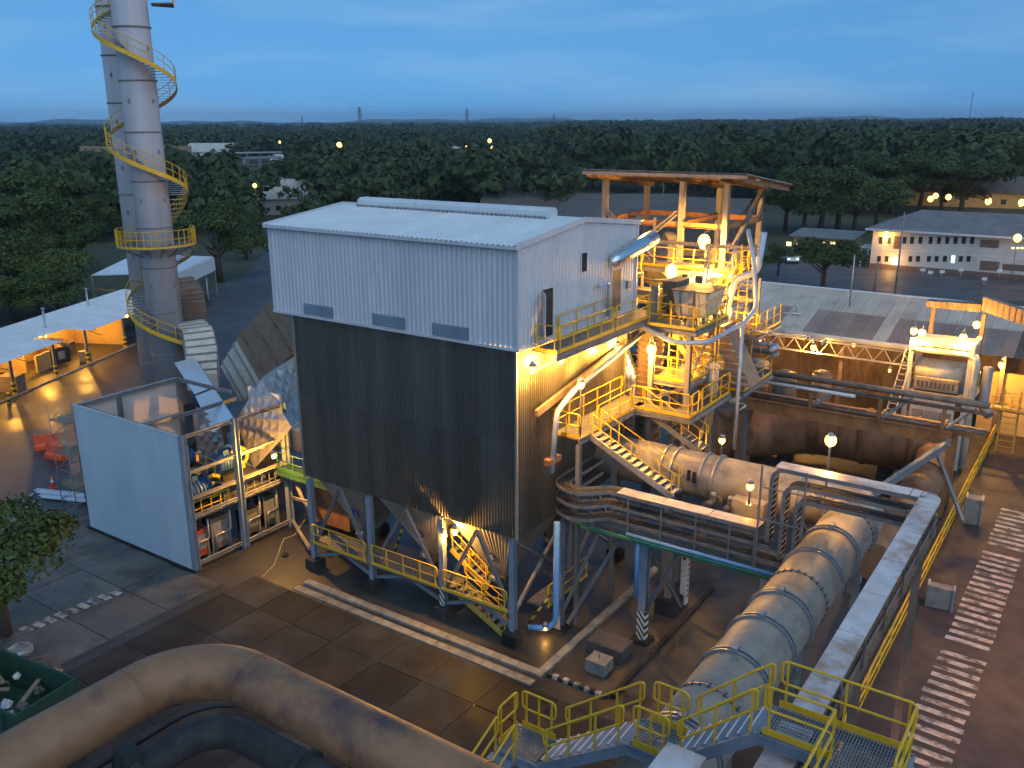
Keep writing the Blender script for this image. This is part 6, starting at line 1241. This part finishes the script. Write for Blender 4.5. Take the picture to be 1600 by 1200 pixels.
# poles by the far road
for k, (u, v, h, l) in enumerate(((1034, 350, 9, 'timber power pole behind the penthouse roof'), (830, 318, 8, 'slim pale pole left of the far road'), (836, 318, 8, 'slim pale pole close beside its twin at the far road'), (1397, 470, 11, 'thin white mast behind the long shed roof'), (1366, 455, 4, 'dark chimney pipe on the long shed roof line'), (1281, 452, 4, 'short pale post behind the long shed roof'))):
    p = at(u, v, z=0); T = thing('pole', l, 'pole', p); MB().tube([p, p+V(0,0,h)], .12, 6, rs=[.13, .08]).to('shaft', 'grey_steel' if k else 'wood', T); MB().bar(p+V(-.5, -.2, h*.92), p+V(.5, .2, h*.92), .08, .08).to('cross_arm', 'grey_steel', T)
for k, (u, v) in enumerate(((1440, 437), (1452, 441), (1470, 440), (1500, 437), (1536, 452), (1560, 438))):
    p = at(u, v, z=0); T = thing('parking_sign', '%s small white sign post from the left in the car park' % ORD[k], 'sign', p, 'sign posts in the car park'); MB().tube([p, p+V(0,0,1.2)], .05, 6).to('post', 'galv', T); MB().cbox(p+V(0,0,1.4), .7, .05, .4, .5).to('plate', 'white_paint', T)
# ---------------------------------------------------------------- trees
def leaf_mat(name, c, c2, ns=.11):
    m = bpy.data.materials.new(name); m.use_nodes = True; N = m.node_tree.nodes; L = m.node_tree.links; b = N['Principled BSDF']; b.inputs['Roughness'].default_value = .7; b.inputs['Specular IOR Level'].default_value = .25
    g = N.new('ShaderNodeNewGeometry'); r = N.new('ShaderNodeValToRGB'); r.color_ramp.elements[0].color = (*c, 1); r.color_ramp.elements[1].color = (*c2, 1)
    n = N.new('ShaderNodeTexNoise'); n.inputs['Scale'].default_value = ns; n.inputs['Detail'].default_value = 3; L.new(g.outputs['Position'], n.inputs['Vector'])
    oi = N.new('ShaderNodeObjectInfo'); a = N.new('ShaderNodeMath'); a.operation = 'MULTIPLY_ADD'; a.inputs[1].default_value = .35; L.new(g.outputs['Random Per Island'], a.inputs[0])
    n2 = N.new('ShaderNodeMath'); n2.operation = 'MULTIPLY_ADD'; n2.inputs[1].default_value = .35; L.new(oi.outputs['Random'], n2.inputs[0]); n3 = N.new('ShaderNodeMath'); n3.operation = 'MULTIPLY'; n3.inputs[1].default_value = .75; L.new(n.outputs['Fac'], n3.inputs[0]); n5 = N.new('ShaderNodeMath'); n5.operation = 'SUBTRACT'; n5.inputs[1].default_value = .22; L.new(n3.outputs[0], n5.inputs[0]); L.new(n5.outputs[0], n2.inputs[2]); L.new(n2.outputs[0], a.inputs[2])
    L.new(a.outputs[0], r.inputs['Fac']); L.new(r.outputs['Color'], b.inputs['Base Color']); MATS[name] = m
leaf_mat('leaf', (.01, .026, .007), (.1, .13, .03)); leaf_mat('leaf_far', (.01, .026, .01), (.1, .125, .04), .022)
def crown_pts(n, seed, flat=.75, lob=9):
    "leaf positions and outward normals in a lumpy unit crown"
    g = np.random.default_rng(seed); th = g.uniform(0, 2*np.pi, lob); rr = g.uniform(.25, .72, lob); c = np.stack([rr*np.cos(th), rr*np.sin(th), g.uniform(-.45, .55, lob)*flat], 1); c[0] = (0, 0, .2)
    rad = g.uniform(.3, .52, lob); k = g.integers(0, lob, n); d = g.normal(size=(n, 3)); d /= np.linalg.norm(d, axis=1)[:, None]; d[:, 2] = np.where((d[:, 2] < -.3), -d[:, 2]*.6, d[:, 2])
    s = g.uniform(.25, 1, n)**.35; p = c[k]+d*(rad[k]*s)[:, None]*np.array([1, 1, .85]); return p, d
def leaf_mesh(name, P, D, size, mt, seed=0):
    g = np.random.default_rng(seed); n = len(P); a = g.normal(size=(n, 3))+D*.0; a -= D*(a*D).sum(1)[:, None]*.6; a /= np.linalg.norm(a, axis=1)[:, None]; b = np.cross(a, D+g.normal(size=(n, 3))*.5); b /= np.linalg.norm(b, axis=1)[:, None]
    s = (size*g.uniform(.6, 1.3, n))[:, None]; a = a*s; b = b*s*.62
    v = np.stack([P-a, P-b*.9, P+a, P+b*.9], 1).reshape(-1, 3); me = bpy.data.meshes.new(name); me.vertices.add(4*n); me.vertices.foreach_set('co', v.astype(np.float32).ravel())
    me.loops.add(4*n); me.loops.foreach_set('vertex_index', np.arange(4*n, dtype=np.int32)); me.polygons.add(n); me.polygons.foreach_set('loop_start', np.arange(0, 4*n, 4, dtype=np.int32)); me.polygons.foreach_set('loop_total', np.full(n, 4, dtype=np.int32))
    me.materials.append(MATS[mt]); me.update(calc_edges=True); me.validate(); return me
CROWNS = []
for k in range(6):
    P, D = crown_pts(6500, 100+k, (.75, .6, .9, .7, .8, .65)[k], (9, 12, 8, 10, 14, 11)[k]); CROWNS.append(leaf_mesh('crown', P, D, np.full(len(P), .042), 'leaf', k))
def trunk_mesh(seed):
    r_ = random.Random(seed); B = MB(); B.tube([(0, 0, 0), (.02, .01, .3), (.0, .03, .62)], .03, 8, rs=[.045, .034, .018])
    for i in range(6): t = i*1.05+r_.random(); l = r_.uniform(.22, .36); z = r_.uniform(.26, .42); B.tube([(0, 0, z), (l*.5*math.cos(t), l*.5*math.sin(t), z+.12), (l*math.cos(t), l*math.sin(t), z+.3)], .015, 5, rs=[.018, .012, .005])
    return B.mesh('trunk', 'bark')
TRUNKS = [trunk_mesh(i) for i in range(3)]
def tree(p, h, w, k, label, group=None, name='broadleaf_tree'):
    T = thing(name, label, 'tree', (p[0], p[1], 0), group); rz_ = random.uniform(0, 6.28)
    t = inst('trunk', TRUNKS[k % 3], T, (p[0], p[1], 0), (0, 0, rz_)); t.scale = (h, h, h)
    c = inst('crown', CROWNS[k % 6], T, (p[0], p[1], h*.57), (0, 0, rz_)); c.scale = (w/2, w/2, h*.52); return T
PX = [  # pixel of the foot, height and width in metres, label
 (10, 992, 6.0, 7.4, 'dense dark green tree cut by the left edge above the skip'),
 (1285, 452, 7.5, 11.5, 'round dark tree standing before the gate house'),
 (345, 440, 12, 13, 'broad green tree beside the white shelter'), (385, 405, 9, 9, 'smaller tree right behind the broad one by the shelter'),
 (285, 345, 12, 13, 'light green tree close right of the chimney shaft'), (505, 312, 15, 30, 'wide spreading dark tree left behind the penthouse roof'),
 (470, 352, 5, 8, 'low bushy tree touching the penthouse left corner'), (540, 330, 10, 20, 'dark leafy tree directly above the penthouse roof left end'),
 (1215, 430, 5, 5, 'small tree between the canopy tower and the gate house'), (905, 306, 12, 18, 'round tree on the far road verge left of the canopy roof')]
for k, (u, v, h, w, l) in enumerate(PX):
    p = at(u, v, z=0); tree((p.x, p.y), h, w, k, l)
rt = random.Random(11)
def band(us, v, h, w, label, group, jit=8):
    for n_, u in enumerate(us):
        p = at(u+rt.uniform(-jit, jit), v+rt.uniform(-jit*.6, jit*.6), z=0); s = rt.uniform(.8, 1.25); tree((p.x, p.y), h*s, w*s*rt.uniform(.85, 1.2), rt.randrange(6), ORD[n_]+' from the left, '+label, group)
band(range(-10, 125, 34), 478, 8.5, 10, 'dark tree in the front row behind the white roofed bays', 'front row of trees behind the bays')
band(range(-12, 110, 38), 497, 5.5, 8, 'low bushy tree right against the back of the white roofed bays', 'bushy trees against the bays')
band(range(-20, 160, 30), 430, 11, 12, 'dark tree in the second row behind the white roofed bays', 'second row of trees behind the bays')
band(range(-20, 180, 30), 380, 12, 14, 'dark tree in the wood left of the chimney', 'trees of the wood left of the chimney')
band(range(-20, 330, 34), 335, 13, 18, 'dark tree at the back of the wood around the chimney', 'trees at the back of the chimney wood', 12)
band(range(590, 800, 30), 316, 9, 16, 'green tree in the belt above the penthouse roof', 'trees above the penthouse roof')
band(range(600, 960, 40), 292, 12, 22, 'tree in the belt across the far road', 'trees across the far road', 10)
band(range(1225, 1380, 28), 362, 12.5, 17, 'big dark tree behind the gate house', 'big trees behind the gate house')
band(range(1330, 1520, 34), 335, 14.5, 22, 'tall dark tree behind the office block', 'tall trees behind the office block')
band(range(1180, 1500, 40), 305, 15.5, 26, 'tall tree in the wood behind the gate house', 'tall trees right of the canopy tower', 10)
band((1440, 1480, 1475, 1500), 308, 19, 34, 'tallest dark tree crown at the right of the skyline wood', 'tallest trees at the right', 6)
# far wood that reads as one mass
def forest(d0_, d1_, n, leaves, hs, seed, size):
    g = np.random.default_rng(seed); Ps, Ds, Ss = [], [], []; cnt = 0
    tmp = [crown_pts(leaves, 300+seed*10+i, .8, 7) for i in range(5)]
    while cnt < n:
        u = g.uniform(-140, 1740); d = math.exp(g.uniform(math.log(d0_), math.log(d1_))); dr = _f+RGT*((u-800)/FPX); dr.z = 0; dr.normalize(); p = V(CAM.x, CAM.y, 0)+dr*d; pu, pv, _ = pix(p)
        if any(a <= pu <= b and c <= pv <= e for a, b, c, e in CLEAR): continue
        h = hs*g.uniform(.4, 1.45)*(1+.2*(pu > 880)); w = h*g.uniform(.55, .85)*max(1, d/700)**.5; P, D = tmp[cnt % 5]; a = g.uniform(0, 6.28); R_ = np.array([[math.cos(a), -math.sin(a), 0], [math.sin(a), math.cos(a), 0], [0, 0, 1]])
        Q = (P@R_.T)*np.array([w, w, h*.5])+np.array([p.x, p.y, h*.52]); Ps.append(Q); Ds.append(D@R_.T); Ss.append(np.full(len(P), size*h*max(1, d/900)**.3)); cnt += 1
    return np.concatenate(Ps), np.concatenate(Ds), np.concatenate(Ss)
CLEAR = [(370, 480, 290, 345), (300, 375, 250, 275), (270, 455, 262, 300), (780, 1000, 300, 352), (860, 1210, 318, 420), (470, 520, 255, 272), (690, 790, 250, 272), (1200, 1760, 325, 480), (1505, 1760, 305, 480), (395, 445, 350, 480), (200, 460, 400, 520), (-200, 2000, 400, 600)]
parts = [forest(190, 420, 620, 420, 12, 1, .075), forest(400, 1100, 1300, 200, 13, 2, .11), forest(1000, 5200, 2600, 70, 14, 3, .2)]
me = leaf_mesh('far_wood', np.concatenate([p[0] for p in parts]), np.concatenate([p[1] for p in parts]), np.concatenate([p[2] for p in parts]), 'leaf_far', 9)
fo = bpy.data.objects.new('far_wood', me); col.objects.link(fo); fo['kind'] = 'stuff'; fo['label'] = 'dark green woodland stretching to the horizon'
# low hills on the skyline
B = MB(); n = 140; g = np.random.default_rng(4); base = np.cumsum(g.normal(size=n+1)); 
for i in range(n+1):
    u = -500+2600*i/n; dr = _f+RGT*((u-800)/FPX); dr.z = 0; dr.normalize()
    hgt = 26+9*math.sin(i*.21)+6*math.sin(i*.53+1)+4*math.sin(i*1.3)
    for d, z in ((5200, 0), (6400, hgt), (9000, hgt*.6), (11500, 0)): B.v.append(V(CAM.x, CAM.y, 0)+dr*d+V(0, 0, z))
for i in range(n):
    for j in range(3): k = i*4+j; B.face(k, k+4, k+5, k+1, sm=True)
struct(B.to('hills', 'leaf_far'))
# ---------------------------------------------------------------- evening haze
hz = MB().box(-7000, 6000, -3000, 12500, -1.5, 95).to('haze', None); hz['kind'] = 'stuff'
hm = bpy.data.materials.new('haze'); hm.use_nodes = True; hm.cycles.homogeneous_volume = True; N = hm.node_tree.nodes; N.clear(); o_ = N.new('ShaderNodeOutputMaterial'); v_ = N.new('ShaderNodeVolumePrincipled')
v_.inputs['Color'].default_value = (.66, .82, 1, 1); v_.inputs['Density'].default_value = .00014; v_.inputs['Anisotropy'].default_value = .2
hm.node_tree.links.new(v_.outputs[0], o_.inputs['Volume']); hz.data.materials.append(hm)
